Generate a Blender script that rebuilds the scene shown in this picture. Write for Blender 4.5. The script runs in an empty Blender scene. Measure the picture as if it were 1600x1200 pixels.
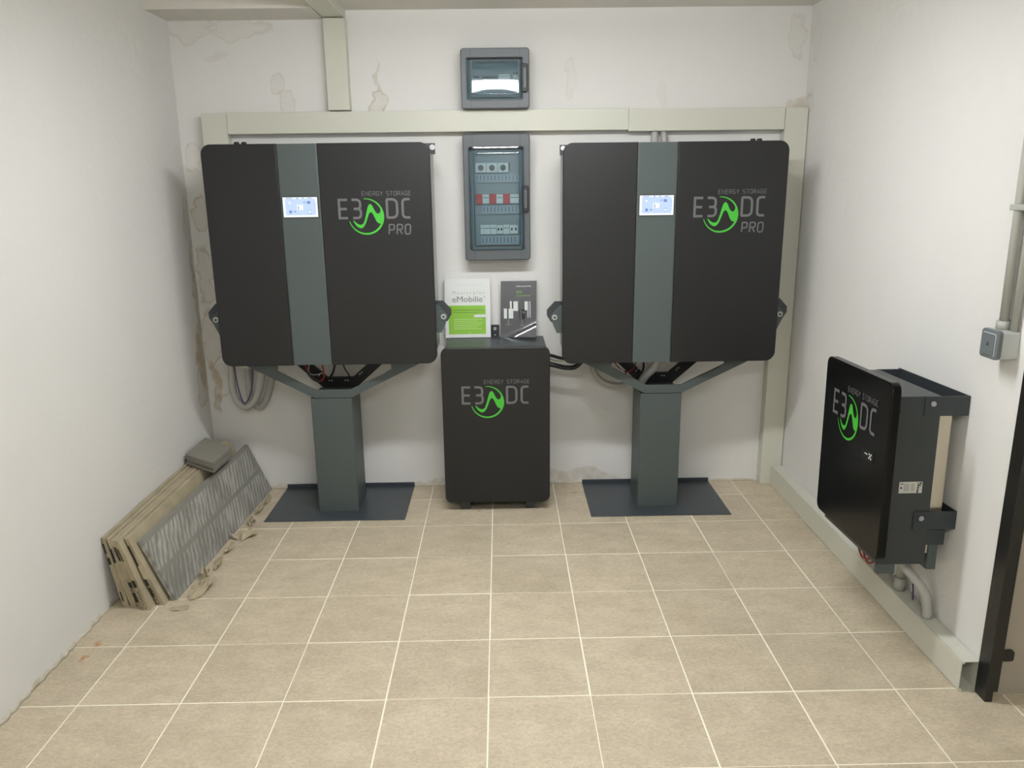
import bpy, math, random
from mathutils import Vector, Matrix, noise
PI = math.pi
random.seed(7)
C = bpy.context.scene.collection
SC = bpy.context.scene

# ---------------------------------------------------------------- camera
cam_d = bpy.data.cameras.new('camera'); cam = bpy.data.objects.new('camera', cam_d); C.objects.link(cam)
CP = Vector((0.0631, -4.0703, 1.6118)); YAW, PITCH, ROLL, FPX = 0.0120, 0.2489, -0.0125, 1211.88
fw = Vector((math.sin(YAW)*math.cos(PITCH), math.cos(YAW)*math.cos(PITCH), -math.sin(PITCH)))
rt = Vector((math.cos(YAW), -math.sin(YAW), 0)); up = rt.cross(fw)
r2 = math.cos(ROLL)*rt + math.sin(ROLL)*up; u2 = -math.sin(ROLL)*rt + math.cos(ROLL)*up
cam.matrix_world = Matrix(((r2.x, u2.x, -fw.x, CP.x), (r2.y, u2.y, -fw.y, CP.y), (r2.z, u2.z, -fw.z, CP.z), (0, 0, 0, 1)))
cam_d.sensor_width = 36; cam_d.lens = 36*FPX/1600; cam_d.clip_start = 0.05; cam_d.clip_end = 50
SC.camera = cam

# ---------------------------------------------------------------- world, lamps, exposure
w = bpy.data.worlds.new('world'); SC.world = w; w.use_nodes = True
w.node_tree.nodes['Background'].inputs[0].default_value = (1, 1, 1, 1)
w.node_tree.nodes['Background'].inputs[1].default_value = 0.05
vs = SC.view_settings
vs.view_transform = 'Standard'; vs.look = 'None'; vs.gamma = 1; vs.use_curve_mapping = False; vs.exposure = 0.0
LAMP_L, FILL_L = 81, 62   # radiance of the wrap-around diffusers: ceiling lamp, then the added fill lamp
LAMP_X, LAMP_Y, LAMP_Z = 0.1, -1.64, 2.335

# ---------------------------------------------------------------- mesh helpers
class MB:
    def __init__(s): s.v = []; s.f = []; s.sm = []
    def add(s, vs_, fs, smooth=False):
        b = len(s.v); s.v += [tuple(p) for p in vs_]
        for f in fs: s.f.append([b+i for i in f]); s.sm.append(smooth)
        return s
    def box(s, x0, x1, y0, y1, z0, z1):
        if x0 > x1: x0, x1 = x1, x0
        if y0 > y1: y0, y1 = y1, y0
        if z0 > z1: z0, z1 = z1, z0
        return s.add([(x0,y0,z0),(x1,y0,z0),(x1,y1,z0),(x0,y1,z0),(x0,y0,z1),(x1,y0,z1),(x1,y1,z1),(x0,y1,z1)],
                     [(0,3,2,1),(4,5,6,7),(0,1,5,4),(1,2,6,5),(2,3,7,6),(3,0,4,7)])
    def hexa(s, p):  # 8 points bottom 4 (ccw from above), top 4
        return s.add(p, [(0,3,2,1),(4,5,6,7),(0,1,5,4),(1,2,6,5),(2,3,7,6),(3,0,4,7)])
    def prism(s, loop, axis, a, b, bev=0, smooth=False):
        """2D loop (ccw) extruded along axis from a to b; bev = chamfer of the end 'a' (front)."""
        def P(u, v, t):
            return {'x': (t, u, v), 'y': (u, t, v), 'z': (u, v, t)}[axis]
        n = len(loop); cx = sum(p[0] for p in loop)/n; cy = sum(p[1] for p in loop)/n
        rings = []
        if bev:
            sg = 1 if b > a else -1
            ins = inset(loop, bev)
            ins2 = inset(loop, bev*.3)
            rings = [(ins, a), (ins2, a+sg*bev*.3), (loop, a+sg*bev), (loop, b)]
        else: rings = [(loop, a), (loop, b)]
        base = len(s.v)
        for lp, t in rings: s.v += [P(u, v, t) for u, v in lp]
        for k in range(len(rings)-1):
            for i in range(n):
                j = (i+1) % n
                s.f.append([base+k*n+i, base+k*n+j, base+(k+1)*n+j, base+(k+1)*n+i]); s.sm.append(smooth or (bev > 0 and k < 2 and False))
        s.f.append([base+i for i in range(n)]); s.sm.append(False)
        s.f.append([base+(len(rings)-1)*n+i for i in reversed(range(n))]); s.sm.append(False)
        return s
    def tube(s, pts, r, n=10, corr=0, step=.005, caps=True):
        pts = [Vector(p) for p in pts]
        if corr:
            pts = resample(pts, step/2)
        T = []
        for i in range(len(pts)):
            t = pts[min(i+1, len(pts)-1)]-pts[max(i-1, 0)]
            T.append(t.normalized())
        ref = Vector((0, 0, 1)) if abs(T[0].z) < .9 else Vector((1, 0, 0))
        nrm = T[0].cross(ref).normalized(); base = len(s.v)
        for i, p in enumerate(pts):
            nrm = (nrm - T[i]*nrm.dot(T[i])).normalized(); bn = T[i].cross(nrm)
            rr = (r[i] if isinstance(r, (list, tuple)) else r) - (corr if i % 2 and corr else 0)
            for k in range(n):
                a = 2*PI*k/n; s.v.append(tuple(p+rr*(math.cos(a)*nrm+math.sin(a)*bn)))
        for i in range(len(pts)-1):
            for k in range(n):
                k2 = (k+1) % n
                s.f.append([base+i*n+k, base+i*n+k2, base+(i+1)*n+k2, base+(i+1)*n+k]); s.sm.append(True)
        if caps:
            s.f.append([base+k for k in reversed(range(n))]); s.sm.append(False)
            e = base+(len(pts)-1)*n; s.f.append([e+k for k in range(n)]); s.sm.append(False)
        return s
    def cyl(s, p0, p1, r, n=16): return s.tube([p0, p1], r, n)
    def build(s, name, mat, parent=None, bevel=0, seg=2):
        me = bpy.data.meshes.new(name)
        off = Vector((0, 0, 0))
        if parent is not None:
            off = ROOT.get(parent.name, Vector((0, 0, 0)))
        me.from_pydata([tuple(Vector(p)-off) for p in s.v], [], s.f); me.update()
        for p, q in zip(me.polygons, s.sm): p.use_smooth = q
        if mat: me.materials.append(mat)
        o = bpy.data.objects.new(name, me); C.objects.link(o)
        if parent is not None: o.parent = parent; ROOT[o.name] = off
        if bevel:
            m = o.modifiers.new('bevel', 'BEVEL'); m.width = bevel; m.segments = seg; m.limit_method = 'ANGLE'; m.angle_limit = .6
        return o
ROOT = {}
def inset(loop, d):
    n = len(loop); out = []
    for i in range(n):
        p0 = Vector(loop[i-1]); p = Vector(loop[i]); p1 = Vector(loop[(i+1) % n])
        e0 = (p-p0).normalized(); e1 = (p1-p).normalized()
        n0 = Vector((-e0.y, e0.x)); n1 = Vector((-e1.y, e1.x)); m = (n0+n1)
        m = m/max(.2, m.dot(n0)) if m.length > 1e-6 else n0
        out.append(tuple(p+m*d))
    return out
def resample(pts, step):
    # catmull rom then even steps
    fine = []
    P = [pts[0]*2-pts[1]]+list(pts)+[pts[-1]*2-pts[-2]]
    for i in range(1, len(P)-2):
        for k in range(16):
            t = k/16; a, b, c, d = P[i-1], P[i], P[i+1], P[i+2]
            fine.append(.5*((2*b)+(c-a)*t+(2*a-5*b+4*c-d)*t*t+(3*b-a-3*c+d)*t**3))
    fine.append(P[-2]); out = [fine[0]]; acc = 0
    for i in range(1, len(fine)):
        seg = (fine[i]-fine[i-1]).length
        if seg == 0: continue
        while acc+seg >= step:
            t = (step-acc)/seg; q = fine[i-1].lerp(fine[i], t); out.append(q)
            fine[i-1] = q; seg = (fine[i]-q).length; acc = 0
            if seg < 1e-9: break
        acc += seg
    return out
def smooth_pts(pts, step=.01): return resample([Vector(p) for p in pts], step)
def rrect(x0, x1, y0, y1, r, n=6, corners=(1, 1, 1, 1)):
    """ccw rounded rectangle; corners bl, br, tr, tl"""
    out = []
    for (cx, cy, a0, c, px, py) in ((x0+r, y0+r, PI, corners[0], x0, y0), (x1-r, y0+r, 1.5*PI, corners[1], x1, y0), (x1-r, y1-r, 0, corners[2], x1, y1), (x0+r, y1-r, .5*PI, corners[3], x0, y1)):
        if c:
            for k in range(n+1):
                a = a0+.5*PI*k/n; out.append((cx+r*math.cos(a), cy+r*math.sin(a)))
        else: out.append((px, py))
    return out
def root(name, loc, label, cat, group=None):
    o = bpy.data.objects.new(name, None); C.objects.link(o); o.location = loc; o.empty_display_size = .05
    o['label'] = label; o['category'] = cat
    if group: o['group'] = group
    ROOT[o.name] = Vector(loc)
    return o
def tag(o, label, cat, group=None):
    o['label'] = label; o['category'] = cat
    if group: o['group'] = group
    return o
def structure(o): o['kind'] = 'structure'; return o
def copy_tree(src, loc, label, parent=None):
    c = src.copy(); C.objects.link(c)
    if parent is None: c.location = loc; c['label'] = label; ROOT[c.name] = Vector(loc)
    else: c.parent = parent
    for ch in list(src.children): copy_tree(ch, None, None, c)
    if parent is not None: ROOT[c.name] = ROOT.get(parent.name, Vector())
    return c

# ---------------------------------------------------------------- materials
def srgb(r, g, b):
    f = lambda c: (c/255/12.92) if c/255 <= .04045 else ((c/255+.055)/1.055)**2.4
    return (f(r), f(g), f(b), 1)
MATS = {}
def mat(name, col, rough=.5, metal=0, spec=.5, bump=0, bscale=200, var=0, vscale=8, coat=0, emit=None, es=0):
    m = bpy.data.materials.new(name); m.use_nodes = True; nt = m.node_tree; b = nt.nodes['Principled BSDF']
    b.inputs['Base Color'].default_value = col; b.inputs['Roughness'].default_value = rough; b.inputs['Metallic'].default_value = metal
    b.inputs['Specular IOR Level'].default_value = spec; b.inputs['Coat Weight'].default_value = coat
    tc = nt.nodes.new('ShaderNodeTexCoord')
    if var:
        n = nt.nodes.new('ShaderNodeTexNoise'); n.inputs['Scale'].default_value = vscale; n.inputs['Detail'].default_value = 5
        nt.links.new(tc.outputs['Object'], n.inputs['Vector'])
        mr = nt.nodes.new('ShaderNodeMapRange'); mr.inputs['From Min'].default_value = .25; mr.inputs['From Max'].default_value = .75
        mr.inputs['To Min'].default_value = 1-var; mr.inputs['To Max'].default_value = 1+var
        nt.links.new(n.outputs['Fac'], mr.inputs['Value'])
        mx = nt.nodes.new('ShaderNodeVectorMath'); mx.operation = 'SCALE'; mx.inputs[0].default_value = col[:3]
        nt.links.new(mr.outputs[0], mx.inputs['Scale']); nt.links.new(mx.outputs[0], b.inputs['Base Color'])
    if bump:
        n = nt.nodes.new('ShaderNodeTexNoise'); n.inputs['Scale'].default_value = bscale; n.inputs['Detail'].default_value = 3
        nt.links.new(tc.outputs['Object'], n.inputs['Vector'])
        bp = nt.nodes.new('ShaderNodeBump'); bp.inputs['Strength'].default_value = bump; bp.inputs['Distance'].default_value = .002
        nt.links.new(n.outputs['Fac'], bp.inputs['Height']); nt.links.new(bp.outputs[0], b.inputs['Normal'])
    if emit: b.inputs['Emission Color'].default_value = emit; b.inputs['Emission Strength'].default_value = es
    MATS[name] = m
    return m
def link(nt, a, b): nt.links.new(a, b)

def wall_mat(name, base, stains, axes, rough_amt=.5, grain=(0, 0)):
    """white limewash plaster; stains = (u, z, ru, rz, strength, ring) ; axes = which coord is u ('X' or 'Y')"""
    m = bpy.data.materials.new(name); m.use_nodes = True; nt = m.node_tree; N = nt.nodes; b = N['Principled BSDF']
    b.inputs['Roughness'].default_value = .85; b.inputs['Specular IOR Level'].default_value = .25
    geo = N.new('ShaderNodeNewGeometry'); sep = N.new('ShaderNodeSeparateXYZ')
    n1 = N.new('ShaderNodeTexNoise'); n1.inputs['Scale'].default_value = 9; n1.inputs['Detail'].default_value = 4
    link(nt, geo.outputs['Position'], n1.inputs['Vector'])
    d = N.new('ShaderNodeVectorMath'); d.operation = 'SUBTRACT'; d.inputs[1].default_value = (.5, .5, .5); link(nt, n1.outputs['Color'], d.inputs[0])
    ds = N.new('ShaderNodeVectorMath'); ds.operation = 'MULTIPLY_ADD'; ds.inputs[1].default_value = (.14, .14, .14)
    link(nt, d.outputs[0], ds.inputs[0]); link(nt, geo.outputs['Position'], ds.inputs[2]); link(nt, ds.outputs[0], sep.inputs[0])
    total = None
    def mth(op, a, b_=None, c=None):
        x = N.new('ShaderNodeMath'); x.operation = op
        for i, q in enumerate((a, b_, c)):
            if q is None: continue
            if isinstance(q, (int, float)): x.inputs[i].default_value = q
            else: link(nt, q, x.inputs[i])
        return x.outputs[0]
    for (u, z, ru, rz, st, ring) in stains:
        du = mth('DIVIDE', mth('SUBTRACT', sep.outputs[axes], u), ru); dz = mth('DIVIDE', mth('SUBTRACT', sep.outputs['Z'], z), rz)
        q = mth('SQRT', mth('ADD', mth('MULTIPLY', du, du), mth('MULTIPLY', dz, dz)))
        mr = N.new('ShaderNodeMapRange'); mr.interpolation_type = 'SMOOTHSTEP'; mr.inputs['From Min'].default_value = 1.05; mr.inputs['From Max'].default_value = .75
        mr.inputs['To Max'].default_value = st*(.25 if ring else .8); link(nt, q, mr.inputs['Value'])
        v = mr.outputs[0]
        if ring:
            r_ = mth('ABSOLUTE', mth('SUBTRACT', q, .95)); m2 = N.new('ShaderNodeMapRange'); m2.interpolation_type = 'SMOOTHSTEP'
            m2.inputs['From Min'].default_value = .16; m2.inputs['From Max'].default_value = 0; m2.inputs['To Max'].default_value = st*.7
            link(nt, r_, m2.inputs['Value']); v = mth('ADD', v, m2.outputs[0])
        total = v if total is None else mth('MAXIMUM', total, v)
    # patchiness of the stains
    n3 = N.new('ShaderNodeTexNoise'); n3.inputs['Scale'].default_value = 22; n3.inputs['Detail'].default_value = 4; link(nt, geo.outputs['Position'], n3.inputs['Vector'])
    mr3 = N.new('ShaderNodeMapRange'); mr3.inputs['From Min'].default_value = .3; mr3.inputs['From Max'].default_value = .6; mr3.inputs['To Min'].default_value = .35
    link(nt, n3.outputs['Fac'], mr3.inputs['Value'])
    # faint broad tone variation
    n2 = N.new('ShaderNodeTexNoise'); n2.inputs['Scale'].default_value = 2.2; n2.inputs['Detail'].default_value = 6; link(nt, geo.outputs['Position'], n2.inputs['Vector'])
    cr = N.new('ShaderNodeMix'); cr.data_type = 'RGBA'; link(nt, n2.outputs['Fac'], cr.inputs['Factor'])
    cr.inputs['A'].default_value = tuple(c*.94 for c in base[:3])+(1,); cr.inputs['B'].default_value = base
    last = cr.outputs['Result']
    if total is not None:
        f = mth('MULTIPLY', total, mr3.outputs[0])
        mx = N.new('ShaderNodeMix'); mx.data_type = 'RGBA'; link(nt, f, mx.inputs['Factor']); link(nt, last, mx.inputs['A']); mx.inputs['B'].default_value = srgb(172, 152, 122)
        last = mx.outputs['Result']
    link(nt, last, b.inputs['Base Color'])
    # plaster relief
    nb = N.new('ShaderNodeTexNoise'); nb.inputs['Scale'].default_value = 160; nb.inputs['Detail'].default_value = 4; link(nt, geo.outputs['Position'], nb.inputs['Vector'])
    nb2 = N.new('ShaderNodeTexNoise'); nb2.inputs['Scale'].default_value = 12; nb2.inputs['Detail'].default_value = 8; nb2.inputs['Distortion'].default_value = .6; link(nt, geo.outputs['Position'], nb2.inputs['Vector'])
    hsum = mth('ADD', mth('MULTIPLY', nb.outputs['Fac'], .25), nb2.outputs['Fac'])
    bp = N.new('ShaderNodeBump'); bp.inputs['Strength'].default_value = rough_amt; bp.inputs['Distance'].default_value = .004
    link(nt, hsum, bp.inputs['Height']); link(nt, bp.outputs[0], b.inputs['Normal'])
    return m
WHITE = srgb(226, 224, 220)
back_st = [(-1.47, 1.78, .05, .06, .5, True), (-1.465, 1.50, .045, .09, .8, True), (-1.47, 1.18, .04, .16, .7, True), (-1.475, .85, .04, .16, .75, True), (-1.43, .62, .05, .09, .6, True), (-1.48, .60, .03, .16, .9, False),
           (-1.02, 2.12, .035, .06, .45, True), (-.98, 2.02, .035, .06, .45, True), (-.535, 2.03, .045, .06, .9, True), (-.53, 2.13, .014, .07, .5, False),
           (-1.2, 2.37, .16, .045, .35, True), (-1.42, 2.38, .12, .06, .35, True), (-1.3, 2.25, .07, .02, .2, False), (.42, 2.12, .03, .09, .25, True), (.88, 2.04, .03, .05, .25, True),
           (1.53, 2.3, .04, .11, .3, True), (1.56, 2.0, .06, .05, .55, False), (.3, .04, .14, .045, .55, False), (.52, .05, .16, .05, .45, False), (.45, .02, .3, .03, .5, False), (-.2, .02, .4, .018, .5, False), (-1.2, .01, .3, .02, .4, False)]
M_back = wall_mat('plaster_back', WHITE, back_st, 'X', .5)
M_left = wall_mat('plaster_left', WHITE, [(-.04, 1.78, .04, .06, .3, True), (-.03, 1.45, .04, .12, .6, True), (-.02, 1.1, .03, .3, .7, False), (-.05, .75, .06, .2, .8, False), (-.07, .62, .07, .12, .7, True), (-.3, .05, .3, .03, .2, False)], 'Y', 1.0)
M_right = wall_mat('plaster_right', WHITE, [(-.06, 2.0, .06, .05, .5, True), (-.08, 2.28, .05, .1, .2, True)], 'Y', .7)
M_ceil = wall_mat('plaster_ceiling', srgb(222, 219, 211), [(-.1, 2.4, .2, .2, .1, False)], 'Y', .2)
M_greywall = wall_mat('plaster_dull_shaded', srgb(168, 158, 143), [], 'X', .4)  # dull plaster, base colour darkened further for the weaker light on this face

def tile_mat():
    m = bpy.data.materials.new('floor_tile_stone'); m.use_nodes = True; nt = m.node_tree; N = nt.nodes; b = N['Principled BSDF']
    geo = N.new('ShaderNodeNewGeometry'); oi = N.new('ShaderNodeObjectInfo')
    add = N.new('ShaderNodeVectorMath'); add.operation = 'MULTIPLY_ADD'; add.inputs[1].default_value = (1, 1.0, 1)
    link(nt, geo.outputs['Position'], add.inputs[0])
    rs = N.new('ShaderNodeVectorMath'); rs.operation = 'SCALE'; rs.inputs[0].default_value = (13, 7, 3); link(nt, oi.outputs['Random'], rs.inputs['Scale']); link(nt, rs.outputs[0], add.inputs[2])
    st = N.new('ShaderNodeVectorMath'); st.operation = 'MULTIPLY'; st.inputs[1].default_value = (1, 1.6, 1); link(nt, add.outputs[0], st.inputs[0])
    n1 = N.new('ShaderNodeTexNoise'); n1.inputs['Scale'].default_value = 7; n1.inputs['Detail'].default_value = 8; n1.inputs['Roughness'].default_value = .6; link(nt, st.outputs[0], n1.inputs['Vector'])
    n2 = N.new('ShaderNodeTexNoise'); n2.inputs['Scale'].default_value = 70; n2.inputs['Detail'].default_value = 6; n2.inputs['Distortion'].default_value = 1; link(nt, st.outputs[0], n2.inputs['Vector'])
    cr = N.new('ShaderNodeValToRGB'); cr.color_ramp.elements[0].position = .3; cr.color_ramp.elements[0].color = srgb(184, 170, 146); cr.color_ramp.elements[1].position = .72; cr.color_ramp.elements[1].color = srgb(205, 191, 166)
    link(nt, n1.outputs['Fac'], cr.inputs[0])
    cr2 = N.new('ShaderNodeValToRGB'); cr2.color_ramp.elements[0].position = .38; cr2.color_ramp.elements[0].color = (.89, .885, .88, 1); cr2.color_ramp.elements[1].position = .62; cr2.color_ramp.elements[1].color = (1.08, 1.08, 1.08, 1)
    link(nt, n2.outputs['Fac'], cr2.inputs[0])
    mx = N.new('ShaderNodeMix'); mx.data_type = 'RGBA'; mx.blend_type = 'MULTIPLY'; mx.inputs['Factor'].default_value = 1; link(nt, cr.outputs[0], mx.inputs['A']); link(nt, cr2.outputs[0], mx.inputs['B'])
    # light flecks
    vo = N.new('ShaderNodeTexVoronoi'); vo.inputs['Scale'].default_value = 14; link(nt, st.outputs[0], vo.inputs['Vector'])
    mr = N.new('ShaderNodeMapRange'); mr.inputs['From Min'].default_value = .075; mr.inputs['From Max'].default_value = .04; link(nt, vo.outputs['Distance'], mr.inputs['Value'])
    mul = N.new('ShaderNodeMath'); mul.operation = 'MULTIPLY'; link(nt, mr.outputs[0], mul.inputs[0]); mul.inputs[1].default_value = .35
    mx3 = N.new('ShaderNodeMix'); mx3.data_type = 'RGBA'; link(nt, mul.outputs[0], mx3.inputs['Factor']); link(nt, mx.outputs['Result'], mx3.inputs['A']); mx3.inputs['B'].default_value = srgb(214, 202, 180)
    hs = N.new('ShaderNodeHueSaturation'); hs.inputs['Saturation'].default_value = .98
    mv = N.new('ShaderNodeMapRange'); mv.inputs['To Min'].default_value = .95; mv.inputs['To Max'].default_value = 1.05; link(nt, oi.outputs['Random'], mv.inputs['Value']); link(nt, mv.outputs[0], hs.inputs['Value'])
    link(nt, mx3.outputs['Result'], hs.inputs['Color'])
    # rust spots near the left wall
    last = hs.outputs[0]
    sep = N.new('ShaderNodeSeparateXYZ'); dn = N.new('ShaderNodeTexNoise'); dn.inputs['Scale'].default_value = 35; link(nt, geo.outputs['Position'], dn.inputs['Vector'])
    dm = N.new('ShaderNodeVectorMath'); dm.operation = 'MULTIPLY_ADD'; dm.inputs[1].default_value = (.05, .05, 0); link(nt, dn.outputs['Color'], dm.inputs[0]); link(nt, geo.outputs['Position'], dm.inputs[2]); link(nt, dm.outputs[0], sep.inputs[0])
    for (x, y, rx, ry) in ((-1.418, -1.495, .014, .032), (-1.422, -1.58, .018, .024), (-.045, -.335, .012, .008), (.465, -.115, .03, .012)):
        def mth(op, a, c):
            q = N.new('ShaderNodeMath'); q.operation = op
            for i, t in enumerate((a, c)):
                if isinstance(t, (int, float)): q.inputs[i].default_value = t
                else: link(nt, t, q.inputs[i])
            return q.outputs[0]
        a = mth('DIVIDE', mth('SUBTRACT', sep.outputs['X'], x), rx); c = mth('DIVIDE', mth('SUBTRACT', sep.outputs['Y'], y), ry)
        q = mth('SQRT', mth('ADD', mth('MULTIPLY', a, a), mth('MULTIPLY', c, c)), 0)
        r_ = N.new('ShaderNodeMapRange'); r_.inputs['From Min'].default_value = 1.1; r_.inputs['From Max'].default_value = .2; r_.inputs['To Max'].default_value = .75; link(nt, q, r_.inputs['Value'])
        k = N.new('ShaderNodeMix'); k.data_type = 'RGBA'; link(nt, r_.outputs[0], k.inputs['Factor']); link(nt, last, k.inputs['A']); k.inputs['B'].default_value = srgb(168, 112, 44)
        last = k.outputs['Result']
    link(nt, last, b.inputs['Base Color'])
    b.inputs['Roughness'].default_value = .5; b.inputs['Specular IOR Level'].default_value = .35
    bp = N.new('ShaderNodeBump'); bp.inputs['Strength'].default_value = .35; bp.inputs['Distance'].default_value = .002; link(nt, n2.outputs['Fac'], bp.inputs['Height']); link(nt, bp.outputs[0], b.inputs['Normal'])
    return m
M_tile = tile_mat()
M_grout = mat('grout', srgb(246, 240, 220), .9, bump=.3)
M_grout2 = mat('grout_dirty', srgb(176, 162, 138), .9)
M_trunk = mat('trunking_plastic', srgb(206, 205, 191), .38, spec=.4)
M_trunk_in = mat('trunking_inside', srgb(190, 186, 170), .6)
M_black = mat('black_powder_coat', srgb(25, 25, 26), .42, bump=.12, bscale=700, spec=.45)
M_blackgloss = mat('black_gloss', srgb(8, 8, 8), .2, spec=.22)
M_grey = mat('grey_powder_coat', srgb(76, 84, 83), .45, bump=.08, bscale=600, spec=.4)
M_unit = mat('unit_steel', srgb(58, 62, 62), .42, bump=.08, bscale=600, spec=.4)
M_greydark = mat('dark_grey_steel', srgb(52, 57, 60), .4, bump=.08, bscale=600, spec=.45)
M_plate = mat('grey_base_steel', srgb(62, 68, 72), .33, bump=.05, bscale=300, spec=.5)
M_alu = mat('aluminium_sheet', srgb(186, 187, 186), .4, metal=.25)
M_warmalu = mat('galvanised_sheet', srgb(205, 196, 176), .3, metal=.85, var=.06)
M_ink = mat('grey_print', srgb(100, 100, 101), .5)
M_green = mat('green_print', srgb(66, 178, 52), .45)
M_greenlight = mat('green_print_light', srgb(120, 196, 108), .45)
M_holeb = mat('black_plastic', srgb(20, 20, 21), .4)
M_steel = mat('bolt_steel', srgb(190, 190, 190), .25, metal=.9)
M_hose = mat('hose_grey', srgb(178, 177, 170), .5)
M_pvc = mat('conduit_grey', srgb(172, 172, 164), .4)
M_purple = mat('purple_cable', srgb(88, 60, 110), .45)
M_blackcable = mat('black_cable', srgb(18, 18, 19), .4)
M_red = mat('red_cable', srgb(140, 36, 34), .45)
M_white_cable = mat('white_cable', srgb(200, 196, 190), .45)
M_boxgrey = mat('enclosure_grey', srgb(86, 91, 94), .42, bump=.05, bscale=500)
M_boxin = mat('enclosure_inside', srgb(132, 144, 148), .55)
M_boxdark = mat('enclosure_dark', srgb(44, 50, 58), .4)
M_handle = mat('handle_dark', srgb(26, 28, 31), .5)
M_dev = mat('device_white', srgb(214, 218, 214), .5)
M_devred = mat('device_red', srgb(196, 40, 44), .45)
M_strip = mat('terminal_strip', srgb(150, 164, 172), .5)
M_slab = None
M_card = mat('cardboard', srgb(168, 156, 130), .85, bump=.6, bscale=60, var=.12, vscale=14)
M_carddark = mat('cardboard_print', srgb(40, 36, 30), .8)
M_mortar = mat('small_tile_grey', srgb(134, 130, 120), .8, bump=.3, bscale=120, var=.08)
M_paper = mat('paper_white', srgb(232, 234, 232), .35, coat=.4)
M_coverwhite = mat('cover_white', srgb(222, 224, 222), .22, coat=.6)
M_covergreen = mat('cover_green', srgb(136, 188, 56), .25, coat=.5)
M_covergreen2 = mat('cover_green_text', srgb(100, 146, 48), .3)
M_covergreen3 = mat('cover_green_pale', srgb(180, 214, 130), .3)
M_coverdark = mat('cover_dark', srgb(66, 66, 72), .10, coat=1)
M_textgrey = mat('text_grey', srgb(120, 120, 118), .5)
M_textpale = mat('text_pale', srgb(176, 178, 164), .5)
M_textwhite = mat('text_white', srgb(240, 240, 240), .5)
M_textgreen = mat('text_green', srgb(130, 190, 50), .5)
M_switchface = mat('switch_grey', srgb(108, 114, 116), .35)
M_switchbase = mat('switch_base', srgb(186, 188, 184), .4)
M_frame = mat('black_frame', srgb(32, 31, 29), .35, bump=.1, bscale=200)
M_label = mat('rating_label', srgb(196, 196, 186), .4)
M_housing = mat('lamp_housing', srgb(235, 235, 232), .5)
M_diff = mat('lamp_diffuser', srgb(255, 250, 240), .5, emit=(.945, .975, 1, 1), es=LAMP_L)
M_filldiff = mat('fill_lamp_diffuser', srgb(255, 250, 240), .5, emit=(.945, .975, 1, 1), es=FILL_L)
M_screen = mat('screen_glow', srgb(20, 24, 30), .3, emit=srgb(200, 222, 252), es=1.0)
M_screenw = mat('screen_white', srgb(20, 24, 30), .3, emit=srgb(246, 250, 255), es=1.05)
M_screeny = mat('screen_yellow', srgb(20, 24, 30), .3, emit=srgb(252, 246, 190), es=1.0)
M_screenb = mat('screen_blue', srgb(20, 24, 30), .3, emit=srgb(120, 146, 210), es=1)
M_screeng = mat('screen_grey', srgb(20, 24, 30), .3, emit=srgb(150, 176, 196), es=1)

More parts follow.
